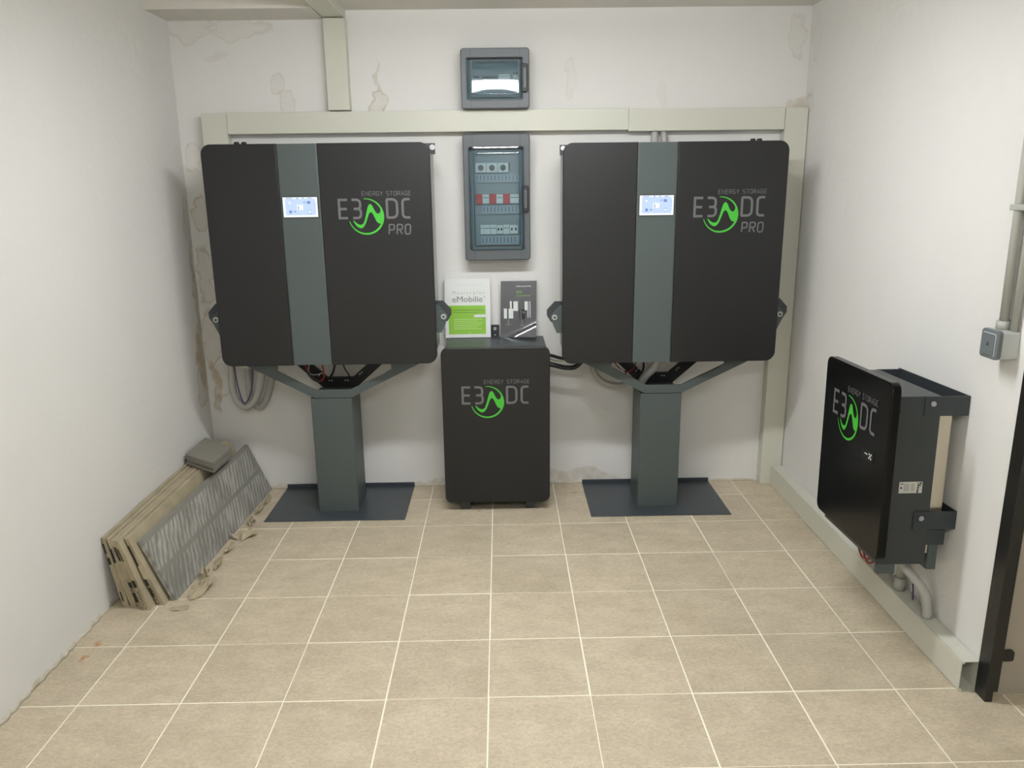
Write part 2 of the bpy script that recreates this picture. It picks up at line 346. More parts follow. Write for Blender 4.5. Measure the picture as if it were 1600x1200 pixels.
def slab_mat():
    m = bpy.data.materials.new('tile_underside'); m.use_nodes = True; nt = m.node_tree; N = nt.nodes; b = N['Principled BSDF']
    tc = N.new('ShaderNodeTexCoord'); mp = N.new('ShaderNodeMapping'); mp.inputs['Rotation'].default_value = (math.radians(38), 0, 0); link(nt, tc.outputs['Object'], mp.inputs['Vector'])
    wv = N.new('ShaderNodeTexWave'); wv.bands_direction = 'Y'; wv.inputs['Scale'].default_value = 11; wv.inputs['Distortion'].default_value = 5; wv.inputs['Detail'].default_value = 4; wv.inputs['Detail Scale'].default_value = 1.0
    link(nt, mp.outputs[0], wv.inputs['Vector'])
    st = N.new('ShaderNodeMapping'); st.inputs['Scale'].default_value = (1, 22, 3); link(nt, mp.outputs[0], st.inputs['Vector'])
    n0 = N.new('ShaderNodeTexNoise'); n0.inputs['Scale'].default_value = 3; n0.inputs['Detail'].default_value = 5; link(nt, st.outputs[0], n0.inputs['Vector'])
    n = N.new('ShaderNodeTexNoise'); n.inputs['Scale'].default_value = 5; n.inputs['Detail'].default_value = 5; link(nt, tc.outputs['Object'], n.inputs['Vector'])
    ad = N.new('ShaderNodeMath'); ad.operation = 'MULTIPLY_ADD'; link(nt, wv.outputs['Fac'], ad.inputs[0]); ad.inputs[1].default_value = .35; link(nt, n0.outputs['Fac'], ad.inputs[2])
    mul = N.new('ShaderNodeMath'); mul.operation = 'MULTIPLY'; link(nt, ad.outputs[0], mul.inputs[0]); link(nt, n.outputs['Fac'], mul.inputs[1])
    cr = N.new('ShaderNodeValToRGB'); e = cr.color_ramp.elements; e[0].position = .22; e[0].color = srgb(130, 128, 120); e[1].position = .5; e[1].color = srgb(182, 180, 172)
    # bare rim and a smooth strip along the middle of the tile
    sp = N.new('ShaderNodeSeparateXYZ'); link(nt, tc.outputs['Object'], sp.inputs[0])
    ab = N.new('ShaderNodeMath'); ab.operation = 'SUBTRACT'; link(nt, sp.outputs['Z'], ab.inputs[0]); ab.inputs[1].default_value = .125
    ab2 = N.new('ShaderNodeMath'); ab2.operation = 'ABSOLUTE'; link(nt, ab.outputs[0], ab2.inputs[0])
    m1 = N.new('ShaderNodeMapRange'); m1.inputs['From Min'].default_value = .006; m1.inputs['From Max'].default_value = .014; link(nt, ab2.outputs[0], m1.inputs['Value'])
    m2 = N.new('ShaderNodeMapRange'); m2.inputs['From Min'].default_value = .128; m2.inputs['From Max'].default_value = .118; link(nt, ab2.outputs[0], m2.inputs['Value'])
    mm2 = N.new('ShaderNodeMath'); mm2.operation = 'MULTIPLY'; link(nt, m1.outputs[0], mm2.inputs[0]); link(nt, m2.outputs[0], mm2.inputs[1])
    mx = N.new('ShaderNodeMix'); mx.data_type = 'RGBA'; link(nt, mm2.outputs[0], mx.inputs['Factor']); mx.inputs['A'].default_value = srgb(138, 136, 127); link(nt, cr.outputs[0], mx.inputs['B'])
    link(nt, mul.outputs[0], cr.inputs[0]); link(nt, mx.outputs['Result'], b.inputs['Base Color']); b.inputs['Roughness'].default_value = .7
    ch = N.new('ShaderNodeTexWave'); ch.bands_direction = 'Y'; ch.inputs['Scale'].default_value = 70; link(nt, tc.outputs['Object'], ch.inputs['Vector'])
    ch2 = N.new('ShaderNodeTexWave'); ch2.bands_direction = 'Z'; ch2.inputs['Scale'].default_value = 70; link(nt, tc.outputs['Object'], ch2.inputs['Vector'])
    mm = N.new('ShaderNodeMath'); mm.operation = 'MULTIPLY'; link(nt, ch.outputs['Fac'], mm.inputs[0]); link(nt, ch2.outputs['Fac'], mm.inputs[1])
    bp = N.new('ShaderNodeBump'); bp.inputs['Strength'].default_value = .6; bp.inputs['Distance'].default_value = .002; link(nt, mm.outputs[0], bp.inputs['Height']); link(nt, bp.outputs[0], b.inputs['Normal'])
    return m
M_slab = slab_mat()
def lid_mat():
    m = bpy.data.materials.new('smoked_lid'); m.use_nodes = True; nt = m.node_tree; N = nt.nodes
    out = N['Material Output']; N.remove(N['Principled BSDF'])
    tr = N.new('ShaderNodeBsdfTransparent'); tr.inputs[0].default_value = (.60, .71, .75, 1)
    gl = N.new('ShaderNodeBsdfGlossy'); gl.inputs['Roughness'].default_value = .03; gl.inputs[0].default_value = (1, 1, 1, 1)
    fr = N.new('ShaderNodeFresnel'); fr.inputs[0].default_value = 1.5
    mr = N.new('ShaderNodeMath'); mr.operation = 'MULTIPLY'; mr.inputs[1].default_value = 1.3; link(nt, fr.outputs[0], mr.inputs[0])
    mx = N.new('ShaderNodeMixShader'); link(nt, mr.outputs[0], mx.inputs[0]); link(nt, tr.outputs[0], mx.inputs[1]); link(nt, gl.outputs[0], mx.inputs[2]); link(nt, mx.outputs[0], out.inputs[0])
    return m
M_lid = lid_mat()

# ---------------------------------------------------------------- room shell
XL, XR, ZC, YF = -1.525, 1.592, 2.445, -5.0
YC = -1.905      # where the right wall ends
structure(MB().box(XL-.15, XR+.25, 0, .15, -.1, ZC+.1).build('wall_back', M_back))
structure(MB().box(XL-.15, XL, YF, 0, -.1, ZC+.1).build('wall_left', M_left))
structure(MB().box(XR, XR+.25, YC+.003, 0, -.1, ZC+.1).build('wall_right', M_right))
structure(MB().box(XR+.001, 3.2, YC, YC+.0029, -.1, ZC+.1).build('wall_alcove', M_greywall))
structure(MB().box(3.2, 3.35, YF, YC+.15, -.1, ZC+.1).build('wall_far_right', M_right))
structure(MB().box(XL-.15, 3.35, YF-.15, YF, -.1, ZC+.1).build('wall_front', M_right))
structure(MB().box(XL-.15, 3.35, YF-.15, .15, ZC, ZC+.12).build('ceiling', M_ceil))
structure(MB().box(XL, -.775, -.25, 0, 2.405, ZC).build('ceiling_beam', M_ceil))

# floor: grout bed + tiles
T = 1/3; G = .0024
floor = structure(MB().box(XL-.1, 3.3, YF-.05, .05, -.1, -.0014).build('floor', M_grout))
def rnd(): return random.uniform(-.0006, .0006)
def tile_mesh(x0, x1, y0, y1, name):
    m = MB(); c = .0009; a = (x0+x1)/2; b_ = (y0+y1)/2
    v = []
    for z, k in ((-.006, 0), (-.0008, 0), (0, c)):
        v += [(x0+k-a, y0+k-b_, z), (x1-k-a, y0+k-b_, z), (x1-k-a, y1-k-b_, z), (x0+k-a, y1-k-b_, z)]
    f = []
    for r in range(2):
        for i in range(4): f.append((r*4+i, r*4+(i+1) % 4, (r+1)*4+(i+1) % 4, (r+1)*4+i))
    f.append((8, 9, 10, 11)); m.add(v, f)
    me = bpy.data.meshes.new(name); me.from_pydata(m.v, [], m.f); me.materials.append(M_tile); me.update()
    return me, (a, b_)
full_me, _ = tile_mesh(-T/2+G, T/2-G, -T/2+G, T/2-G, 'tile')
for i in range(-5, 10):
    for j in range(-4, 7):
        x0, x1 = i*T, (i+1)*T
        y1 = (j+1)*T-1.8698; y0 = j*T-1.8698
        if y0 < YF: continue
        if y1 > 0 and y0 >= 0: continue
        if x0 >= XR-.02 and y0 > YC: continue
        a0, a1, b0, b1 = max(x0, XL), x1, y0, min(y1, 0)
        if x1 > XR and y0 > YC: a1 = XR
        elif x0 >= XR-.3 and x1 > XR+.1 and y1 > YC+.02 and x0 > XR: b1 = YC
        if a1-a0 < .02 or b1-b0 < .015: continue
        dz = rnd()-.0006
        if abs((a1-a0)-T) < 1e-6 and abs((b1-b0)-T) < 1e-6:
            me, loc = full_me, ((x0+x1)/2, (y0+y1)/2)
        else: me, loc = tile_mesh(a0+(G if a0 == x0 else .001), a1-(G if a1 == x1 else .001), b0+G, b1-(G if b1 == y1 else .001), 'tile')
        o = bpy.data.objects.new('tile', me); C.objects.link(o); o.parent = floor; o.location = (loc[0]+random.uniform(-.0008, .0008), loc[1]+random.uniform(-.0012, .0012), dz+.0008)
        o.rotation_euler.z = random.uniform(-.0012, .0012)
# chipped plaster lip where the walls meet the floor
def lip(name, p0, p1, inward, seed, h=.012):
    rr = random.Random(seed); m = MB(); n = int((Vector(p1)-Vector(p0)).length/.018); v = []
    for k in range(n+1):
        p = Vector(p0).lerp(Vector(p1), k/n); wd = rr.uniform(.003, .012); hh = rr.uniform(.3, 1)*h
        v += [tuple(p), tuple(p+Vector(inward)*wd), tuple(p+Vector(inward)*wd*.5+Vector((0, 0, hh*.6))), tuple(p+Vector((0, 0, hh)))]
    f = []
    for k in range(n):
        for q in range(3): f.append((k*4+q, k*4+q+1, (k+1)*4+q+1, (k+1)*4+q))
    m.add(v, f, True); o = m.build(name, M_lip); o['kind'] = 'structure'; return o
M_lip = mat('filler_lip', srgb(196, 188, 172), .95, bump=.8, bscale=90, var=.2, vscale=20)
lip('trim_1', (XL, -4.2, .0), (XL, 0, .0), (1, 0, 0), 1, .022)
lip('trim_2', (XL, 0, .0), (1.46, 0, .0), (0, -1, 0), 2, .014)

# ---------------------------------------------------------------- lamp
def lamp(x, y, label, dm):
    r = root('ceiling_or_fill_light', (x, y, LAMP_Z), label, 'ceiling light')
    MB().box(x-.66, x+.66, y-.062, y+.062, LAMP_Z+.03, LAMP_Z+.055).build('housing', M_housing, r, .006)
    MB().box(x-.62, x+.62, y-.055, y+.055, LAMP_Z+.001, LAMP_Z+.03).build('diffuser', dm, r)
    for dx in (-.4, .4): MB().cyl((x+dx, y, LAMP_Z+.05), (x+dx, y, ZC), .008).build('rod', M_housing, r)
lamp(LAMP_X, LAMP_Y, 'long slim ceiling lamp above the middle of the tiled floor', M_diff)
lamp(.3, -4.3, 'added long slim fill lamp behind the camera', M_filldiff)  # added to lift the shadows under the cabinets; no known source there

# ---------------------------------------------------------------- trunking
def trunk(name, x0, x1, y0, y1, z0, z1, face, label, seam_axis):
    """closed box channel with a snap-on lid; face = side that carries the lid"""
    r = root(name, ((x0+x1)/2, (y0+y1)/2, z0), label, 'cable trunking')
    b = MB(); l = MB(); e = .003; s_ = .004
    if face == '-y':
        b.box(x0, x1, y0+e, y1, z0, z1); 
        if seam_axis == 'x': l.box(x0, x1, y0, y0+e*.9, z0+s_*.3, z1-s_*.3)
        else: l.box(x0+s_*.3, x1-s_*.3, y0, y0+e*.9, z0, z1)
    elif face == '-z':
        b.box(x0, x1, y0, y1, z0+e, z1); l.box(x0+s_*.3, x1-s_*.3, y0, y1, z0, z0+e*.9)
    b.build('channel', M_trunk, r, .0012, 1); l.build('lid', M_trunk, r, .0008, 1)
    return r
trunk('cable_trunking', -1.391, -1.268, -.062, 0, .70, 1.976, '-y', 'cream upright cable trunking at the left, ending behind the left cabinet above the hose loops', 'z')
trunk('cable_trunking', -1.2665, .701, -.06, 0, 1.878, 1.979, '-y', 'longer cream horizontal cable trunking above the left cabinet and under the small fuse box', 'x')
trunk('cable_trunking', .7022, 1.474, -.06, 0, 1.871, 1.976, '-y', 'shorter cream horizontal cable trunking above the right cabinet', 'x')
trunk('cable_trunking', 1.4765, 1.589, -.062, 0, .001, 1.973, '-y', 'cream upright cable trunking in the right corner, reaching down to the floor', 'z')
trunk('cable_trunking', -.769, -.664, -.06, 0, 1.985, 2.40, '-y', 'short cream upright cable trunking rising to the ceiling above the left cabinet', 'z')
trunk('cable_trunking', -.772, -.668, -4.9, 0, 2.405, ZC, '-z', 'cream cable trunking running along the ceiling towards the viewer', 'y')
# floor trunking with an open end
r = root('cable_trunking', (1.56, -1, 0), 'cream cable trunking lying on the floor along the right wall with an open end', 'cable trunking')
x0, x1, y0, y1, z0, z1, t = 1.531, 1.590, -1.887, -.064, .001, .108, .0022
b = MB().box(x0+.003, x1, y0, y1, z0, z0+t).box(x1-t, x1, y0, y1, z0+t, z1).box(x0+.003, x1-t, y0, y1, z1-t, z1).box(x0+.003, x0+.010, y0, y1, z1-.008, z1-t).box(x0+.003, x0+.010, y0, y1, z0+t, z0+.008)
b.build('channel', M_trunk, r)
MB().box(x0, x0+.0022, y0, y1, z0+.002, z1-.0015).build('lid', M_trunk, r)
MB().add([(x0+.0025, y0+.25, z0+t), (x1-t, y0+.25, z0+t), (x1-t, y0+.25, z1-t), (x0+.0025, y0+.25, z1-t)], [(0, 1, 2, 3)]).build('inner_partition', M_trunk_in, r)

# ---------------------------------------------------------------- stroke lettering
def rc(pts, r, closed=False, n=5):
    """round the corners of a polyline"""
    P = [Vector(p) for p in pts]; out = []
    N_ = len(P); rng = range(N_)
    for i in rng:
        if not closed and (i == 0 or i == N_-1): out.append(P[i]); continue
        a, p, c = P[i-1], P[i], P[(i+1) % N_]
        d0 = (a-p); d1 = (c-p); rr = min(r, d0.length*.5, d1.length*.5)
        q0 = p+d0.normalized()*rr; q1 = p+d1.normalized()*rr
        for k in range(n+1):
            t_ = k/n; out.append((1-t_)**2*q0+2*t_*(1-t_)*p+t_*t_*q1)
    if closed: out.append(out[0].copy())
    return out
def glyph(ch, w, r):
    if ch == 'E': return [[(w,0),(0,0),(0,1),(w,1)], [(0,.5),(w*.92,.5)]]
    if ch == '3': return [rc([(0,1),(w,1),(w,.5),(w*.2,.5)], r), rc([(w*.2,.5),(w*1.05,.5),(w*1.05,0),(.03,0)], r)]
    if ch == 'D': return [[(0,0),(0,1)], rc([(-.03,1),(w,1),(w,0),(-.03,0)], r)]
    if ch == 'C': return [rc([(w,1),(0,1),(0,0),(w,0)], r)]
    if ch == 'N': return [[(0,0),(0,1),(w,0),(w,1)]]
    if ch == 'R': return [[(0,0),(0,1)], rc([(0,1),(w,1),(w,.48),(0,.48)], r*.8), [(w*.5,.48),(w,0)]]
    if ch == 'P': return [[(0,0),(0,1)], rc([(0,1),(w,1),(w,.45),(0,.45)], r*.8)]
    if ch == 'G': return [rc([(w,1),(0,1),(0,0),(w,0),(w,.5),(w*.5,.5)], r*.7)]
    if ch == 'Y': return [[(0,1),(w/2,.45),(w,1)], [(w/2,.45),(w/2,0)]]
    if ch == 'S': return [rc([(w,1),(0,1),(0,.52),(w,.48),(w,0),(0,0)], r*.7)]
    if ch == 'T': return [[(0,1),(w,1)], [(w/2,1),(w/2,0)]]
    if ch == 'O': return [rc([(0,0),(0,1),(w,1),(w,0)], r, True)]
    if ch == 'A': return [[(0,0),(w/2,1),(w,0)], [(w*.2,.32),(w*.8,.32)]]
    return []
def ribbon(m, pts, wd, P3):
    P = [Vector((p[0], p[1])) for p in pts]; n = len(P); v = []
    closed = (P[0]-P[-1]).length < 1e-6
    for i in range(n):
        if closed and i in (0, n-1): a = P[n-2]; c = P[1]
        else: a = P[max(i-1, 0)]; c = P[min(i+1, n-1)]
        e0 = (P[i]-a); e1 = (c-P[i])
        if e0.length < 1e-9: e0 = e1
        if e1.length < 1e-9: e1 = e0
        e0.normalize(); e1.normalize(); n0 = Vector((-e0.y, e0.x)); n1 = Vector((-e1.y, e1.x)); mm = n0+n1
        if mm.length < .5: mm = n1.copy(); k = 1
        else: mm.normalize(); k = 1/max(.45, mm.dot(n1))
        v += [P3(*(P[i]+mm*wd/2*k)), P3(*(P[i]-mm*wd/2*k))]
    m.add(v, [(2*i, 2*i+1, 2*i+3, 2*i+2) for i in range(n-1)])
def text_strokes(m, s, x, y, h, cw, gap, wd, P3, slant=0, r=.22, space=None, LY=[0]):
    """stroke text: x,y lower-left, cw = char width, in layout units (y up)"""
    for ch in s:
        if ch == ' ': x += (space or cw*.6)+gap; continue
        for li, pl in enumerate(glyph(ch, (cw-wd)/h*1.0*h/(h-wd), r)):
            LY[0] = li
            q = [(x+wd/2+p[0]*(h-wd)+slant*(p[1]*(h-wd)), y+wd/2+p[1]*(h-wd)) for p in pl]
            ribbon(m, q, wd, P3)
        x += cw+gap
def logo(parent, origin, U, V, scale, pro=True, name='logo'):
    """layout units are the zoomed crop's pixels: u 180..1445, v up = 670-y"""
    O = Vector(origin); U = Vector(U); V = Vector(V)
    NN = U.cross(V); LY = [0]
    P3 = lambda a, b_: tuple(O+U*(a-180)*scale+V*b_*scale+NN*LY[0]*.00013)
    Q = lambda a, y: P3(a, 670-y)
    PV = lambda a, b_: P3(a, b_)
    m = MB()
    text_strokes(m, 'E', 185, 0, 350, 185, 0, 42, PV, LY=LY)
    text_strokes(m, '3', 405, 0, 350, 185, 0, 42, PV, r=.3, LY=LY)
    text_strokes(m, 'D', 1008, 0, 350, 215, 0, 42, PV, r=.3, LY=LY)
    text_strokes(m, 'C', 1278, 0, 350, 168, 0, 42, PV, r=.3, LY=LY)
    text_strokes(m, 'ENERGY STORAGE', 605, 390, 78, 50, 12.5, 9.5, PV, space=34, LY=LY)
    if pro: text_strokes(m, 'PRO', 1032, -275, 190, 112, 28, 24, PV, slant=.06, r=.25, LY=LY)
    m.build(name+'_lettering', M_ink, parent)
    # ring and wave emblem
    LY[0] = 2; g = MB(); cx, cy, R = 665, 628, 308
    a0, a1 = math.radians(96), math.radians(-166)
    outer, inner = [], []
    for k in range(49):
        t_ = k/48; a = a0+(a1-a0)*t_; wd = 10+24*math.sin(PI*t_)**.8
        # the ring is cut by a slightly shifted inner circle
        outer.append((cx+R*math.cos(a), cy-R*math.sin(a))); inner.append((cx+(R-wd)*math.cos(a), cy-(R-wd)*math.sin(a)))
    v = [Q(*p) for p in outer]+[Q(*p) for p in inner]
    g.add(v, [(k, k+1, 49+k+1, 49+k) for k in range(48)])
    upc = [(445,688),(500,742),(560,765),(608,742),(640,665),(680,520),(705,445),(740,415),(775,445),(810,520),(845,568),(880,577),(905,555),(920,500)]
    loc = [(440,712),(495,790),(560,825),(606,805),(645,750),(685,650),(712,580),(742,553),(772,570),(800,625),(838,710),(880,745),(925,742),(955,700)]
    def cr(pts, n=6):
        return [(p.x, p.y) for p in resample([Vector((a, b_, 0)) for a, b_ in pts], 14)]
    A = cr(upc); B = cr(loc)
    n = 60
    def samp(L, t_):
        f = t_*(len(L)-1); i = min(int(f), len(L)-2); f -= i
        return (L[i][0]*(1-f)+L[i+1][0]*f, L[i][1]*(1-f)+L[i+1][1]*f)
    A2 = [samp(A, k/n) for k in range(n+1)]; B2 = [samp(B, k/n) for k in range(n+1)]
    LY[0] = 1
    g.add([Q(*p) for p in A2]+[Q(*p) for p in B2], [(k, k+1, n+1+k+1, n+1+k) for k in range(n)])
    # bulge that joins the wave to the ring
    poly = [(905,555),(922,498),(940,505)]+[(cx+R*math.cos(math.radians(a)), cy-R*math.sin(math.radians(a))) for a in (20, 10, 0, -10, -18, -22)]+[(925,742),(880,745)]
    LY[0] = 3; c0 = (900, 640); g.add([Q(*c0)]+[Q(*p) for p in poly], [(0, i+1, (i+1) % len(poly)+1) for i in range(len(poly))])
    g.build(name+'_emblem', M_green, parent)

# ---------------------------------------------------------------- floor stands
BX0, BX1 = -1.144, -.438
def make_stand():
    r = root('floor_stand', (-.79, -.24, 0), 'grey steel floor stand with broad base plate under the left cabinet', 'stand', 'cabinet floor stands')
    m = MB().box(BX0, BX1, -.462, -.006, .0008, .0048).box(BX0, BX1, -.010, -.006, .0048, .024)
    m.build('base_plate', M_plate, r, .0008, 1)
    for x in (BX0+.022, BX1-.022): MB().cyl((x, -.44, .0046), (x, -.44, .0053), .0045, 12).build('fixing_hole', M_holeb, r)
    # square post of folded sheet
    px0, px1, py0, py1 = -.893, -.687, -.345, -.125
    MB().prism(rrect(px0, px1, py0, py1, .006, 3), 'z', .0048, .606).build('post', M_grey, r)
    # front fork: flat plate
    out = [(-1.262,.83),(-1.262,.812),(-1.193,.776),(-.873,.609),(-.687,.609),(-.345,.776),(-.29,.812),(-.29,.83)]
    inn = [(-.485,.83),(-.485,.752),(-.53,.724),(-.691,.651),(-.865,.651),(-1.042,.748),(-1.03,.83)]
    loop = out+inn
    m = MB(); ya, yb = -.346, -.341
    v = [(a, ya, b_) for a, b_ in loop]+[(a, yb, b_) for a, b_ in loop]; n = len(loop)
    quads = [(0,1,2),(2,13,14),(0,2,14),(2,3,12,13),(3,4,11,12),(4,5,10,11),(5,9,10),(5,8,9),(5,6,8),(6,7,8)]
    m.add(v, [list(q) for q in quads]+[[n+i for i in reversed(q)] for q in quads]+[(i, n+i, n+(i+1) % n, (i+1) % n) for i in range(n)])
    # outer folded flange going back to the wall side
    for a, c in (((-1.193,.776),(-.873,.609)), ((-.873,.609),(-.687,.609)), ((-.687,.609),(-.345,.776))):
        m.add([(a[0],yb,a[1]),(c[0],yb,c[1]),(c[0],-.23,c[1]),(a[0],-.23,a[1]),(a[0],yb,a[1]+.004),(c[0],yb,c[1]+.004),(c[0],-.23,c[1]+.004),(a[0],-.23,a[1]+.004)],
              [(0,3,2,1),(4,5,6,7),(0,1,5,4),(1,2,6,5),(2,3,7,6),(3,0,4,7)])
    m.build('fork', M_grey, r)
    # rear fork in black with rows of little holes
    path = [(-1.045,.82),(-.858,.640),(-.705,.640),(-.50,.82)]
    wd = .052; m = MB(); L = []; K = []
    P = [Vector(p) for p in path]
    for i in range(4):
        e0 = (P[i]-P[max(i-1,0)]) if i else (P[1]-P[0]); e1 = (P[min(i+1,3)]-P[i]) if i < 3 else e0
        e0.normalize(); e1.normalize(); n0 = Vector((-e0.y, e0.x)); n1 = Vector((-e1.y, e1.x)); mm = (n0+n1).normalized(); k = 1/mm.dot(n1)
        L.append(P[i]+mm*wd/2*k); K.append(P[i]-mm*wd/2*k)
    v = [(p.x, -.16, p.y) for p in L]+[(p.x, -.16, p.y) for p in K]+[(p.x, -.13, p.y) for p in L]+[(p.x, -.13, p.y) for p in K]
    f = []
    for i in range(3): f += [(i, i+1, 5+i, 4+i), (8+i, 12+i, 13+i, 9+i), (i, 8+i, 9+i, i+1), (4+i, 5+i, 13+i, 12+i)]
    f += [(0, 4, 12, 8), (3, 11, 15, 7)]
    m.add(v, f); m.build('rear_fork', M_holeb, r)
    for (x, z) in ((-.965,.757),(-.955,.767),(-.885,.680),(-.875,.690),(-.835,.652),(-.822,.652),(-.752,.652),(-.739,.652),(-.676,.683),(-.666,.692),(-.575,.770),(-.565,.779)):
        MB().cyl((x, -.1612, z), (x, -.1602, z), .0034, 8).build('hole', M_dev, r)
    return r
stand = make_stand()
copy_tree(stand, (-.79+1.640, -.245, 0), 'grey steel floor stand with broad base plate under the right cabinet')

# ---------------------------------------------------------------- large storage cabinets
def make_cabinet():
    X0, X1, Z0, Z1, YFr = -1.277, -.251, .794, 1.812, -.43
    r = root('energy_storage_cabinet', (-.764, -.26, Z0), 'large black wall-side storage cabinet at the left, in front of the left trunking', 'cabinet', 'large black cabinets')
    # body
    MB().prism(rrect(X0+.012, X1-.010, Z0+.012, Z1-.012, .035, 5), 'y', YFr+.034, -.11).build('body', M_alu, r)
    m = MB().box(X0+.1, X1-.1, -.11, -.075, Z0+.1, Z1-.1); m.build('rear_frame', M_greydark, r)
    s0, s1 = -.937, -.757
    MB().prism(rrect(X0, s0-.002, Z0, Z1, .045, 8, (1,0,0,1)), 'y', YFr, YFr+.03, .004).build('door_panel', M_black, r)['label'] = 'narrow left black door panel'
    MB().prism(rrect(s1+.002, X1, Z0, Z1, .045, 8, (0,1,1,0)), 'y', YFr, YFr+.03, .004).build('door_panel', M_black, r)['label'] = 'wide right black door panel with lettering'
    MB().prism([(s0-.001,YFr+.004),(s0+.006,YFr+.001),(s1-.006,YFr+.001),(s1+.001,YFr+.004),(s1+.001,YFr+.03),(s0-.001,YFr+.03)], 'z', Z0+.002, Z1-.001).build('centre_strip', M_grey, r)['label'] = 'grey centre strip'
    # screen
    sx0, sx1, sz0, sz1 = -.926, -.769, 1.489, 1.578; y = YFr
    sc = MB().prism(rrect(sx0-.003, sx1+.003, sz0-.003, sz1+.003, .004, 3), 'y', y-.002, y+.004).build('screen', M_holeb, r); sc['label'] = 'lit touch screen'
    MB().box(sx0, sx1, y-.0028, y-.002, sz0, sz1).build('display', M_screenw, sc)
    W = sx1-sx0; H = sz1-sz0
    def rect(mb, a, b_, c, d, dy): mb.add([(sx0+a*W, y-dy, sz0+c*H), (sx0+b_*W, y-dy, sz0+c*H), (sx0+b_*W, y-dy, sz0+d*H), (sx0+a*W, y-dy, sz0+d*H)], [(0,1,2,3)])
    m = MB(); rect(m, .07, .93, .1, .92, .0031); m.build('display_background', M_screen, sc)
    m = MB(); rect(m, .40, .58, .36, .62, .0034); rect(m, .17, .23, .68, .76, .0034); rect(m, .74, .79, .22, .30, .0034); m.build('display_icon_white', M_screenw, sc)
    m = MB(); rect(m, .43, .46, .38, .56, .0037); rect(m, .1, .28, .93, .97, .0034); rect(m, .56, .63, .93, .97, .0034); rect(m, .72, .84, .93, .97, .0034); rect(m, .6, .66, .72, .78, .0034); rect(m, .71, .82, .17, .19, .0034); rect(m, .71, .82, .33, .35, .0034); rect(m, .93, .94, .2, .8, .0034); m.build('display_marks', M_screeng, sc)
    m = MB(); rect(m, .17, .25, .2, .34, .0034); rect(m, .31, .37, .25, .31, .0034); rect(m, .70, .8, .66, .8, .0034); rect(m, .41, .45, .92, .98, .0034); m.build('display_icon_blue', M_screenb, sc)
    # printed logo
    logo(r, (-.6785, YFr-.0014, 1.4765), (1, 0, 0), (0, 0, 1), .0002645)
    # side carrying plates, two layers with bolt
    for sd, bx in ((1, X1-.012), (-1, X0+.012)):
        f = lambda a: bx+sd*a
        def plate(loop, ya, yb, nm, mt):
            L = [(f(a), z) for a, z in loop]
            if sd < 0: L = L[::-1]
            return MB().prism(L, 'y', ya, yb).build(nm, mt, r)
        plate([(-.01,1.086),(.044,1.086),(.082,1.045),(.082,1.018),(.062,.985),(-.01,.995)], -.352, -.346, 'hinge_plate', M_greydark)
        pl = plate([(-.01,1.068),(.022,1.068),(.064,1.018),(.064,1.000),(.034,.932),(-.01,.935)], -.362, -.354, 'lug_plate', M_grey)
        MB().cyl((f(.045), -.368, 1.010), (f(.045), -.362, 1.010), .013, 18).build('bolt_head', M_alu, r)
        MB().cyl((f(.045), -.371, 1.010), (f(.045), -.368, 1.010), .007, 6).build('bolt_core', M_grey, r)
    # top corner bracket with bolt, and its slot
    MB().box(X1-.06, X1+.012, -.262, -.255, 1.765, 1.815).build('corner_bracket', M_greydark, r)
    MB().cyl((X1+.000, -.272, 1.796), (X1+.000, -.262, 1.796), .013, 16).build('corner_bolt', M_steel, r)
    MB().box(X0-.003, X0+.06, -.262, -.255, 1.765, 1.812).build('corner_bracket', M_greydark, r)
    MB().cyl((X0+.012, -.27, 1.796), (X0+.012, -.262, 1.796), .011, 16).build('corner_bolt', M_steel, r)
    return r, (X0, X1, Z0, Z1, YFr)
cab, cb = make_cabinet()
cab2 = copy_tree(cab, (-.764+1.6275, -.26, .794-.0115), 'large black wall-side storage cabinet at the right, in front of the corner trunking')
# cable glands differ: left unit has them at its left, right unit at its right
for x in (-1.152, -1.118): MB().tube([(x, -.30, 1.79), (x, -.30, 1.822), (x, -.30, 1.828)], [.013, .013, .010], 12).build('cable_gland', M_holeb, cab)
for x in (1.247, 1.277): MB().tube([(x, -.30, 1.778), (x, -.30, 1.81), (x, -.30, 1.816)], [.013, .013, .010], 12).build('cable_gland', M_holeb, cab2)

# ---------------------------------------------------------------- middle cabinet on the floor
r = root('energy_storage_cabinet', (.028, -.2, 0), 'small black floor-standing storage cabinet between the two stands, books on top', 'cabinet')
MB().box(-.222, .280, -.342, -.03, .05, .846).build('body', M_greydark, r, .004)
MB().prism(rrect(-.2385, .2945, .048, .855, .034, 8), 'y', -.372, -.345, .004).build('door_panel', M_black, r)
for x0_, x1_ in ((-.164, -.113), (.172, .219)): MB().box(x0_, x1_, -.345, -.05, .001, .05).build('foot', M_greydark, r, .002)
logo(r, (-.1435, -.3736, .5705), (1, 0, 0), (0, 0, 1), .0002660, False)
m = MB().box(.004, .047, -.045, -.006, .846, .849).box(.004, .047, -.0095, -.006, .849, .905); m.build('wall_tab', M_greydark, r)
MB().cyl((.025, -.028, .849), (.025, -.028, .856), .007, 12).build('tab_bolt', M_steel, r)
MB().cyl((.025, -.017, .885), (.025, -.0095, .885), .009, 14).build('tab_bolt', M_steel, r)

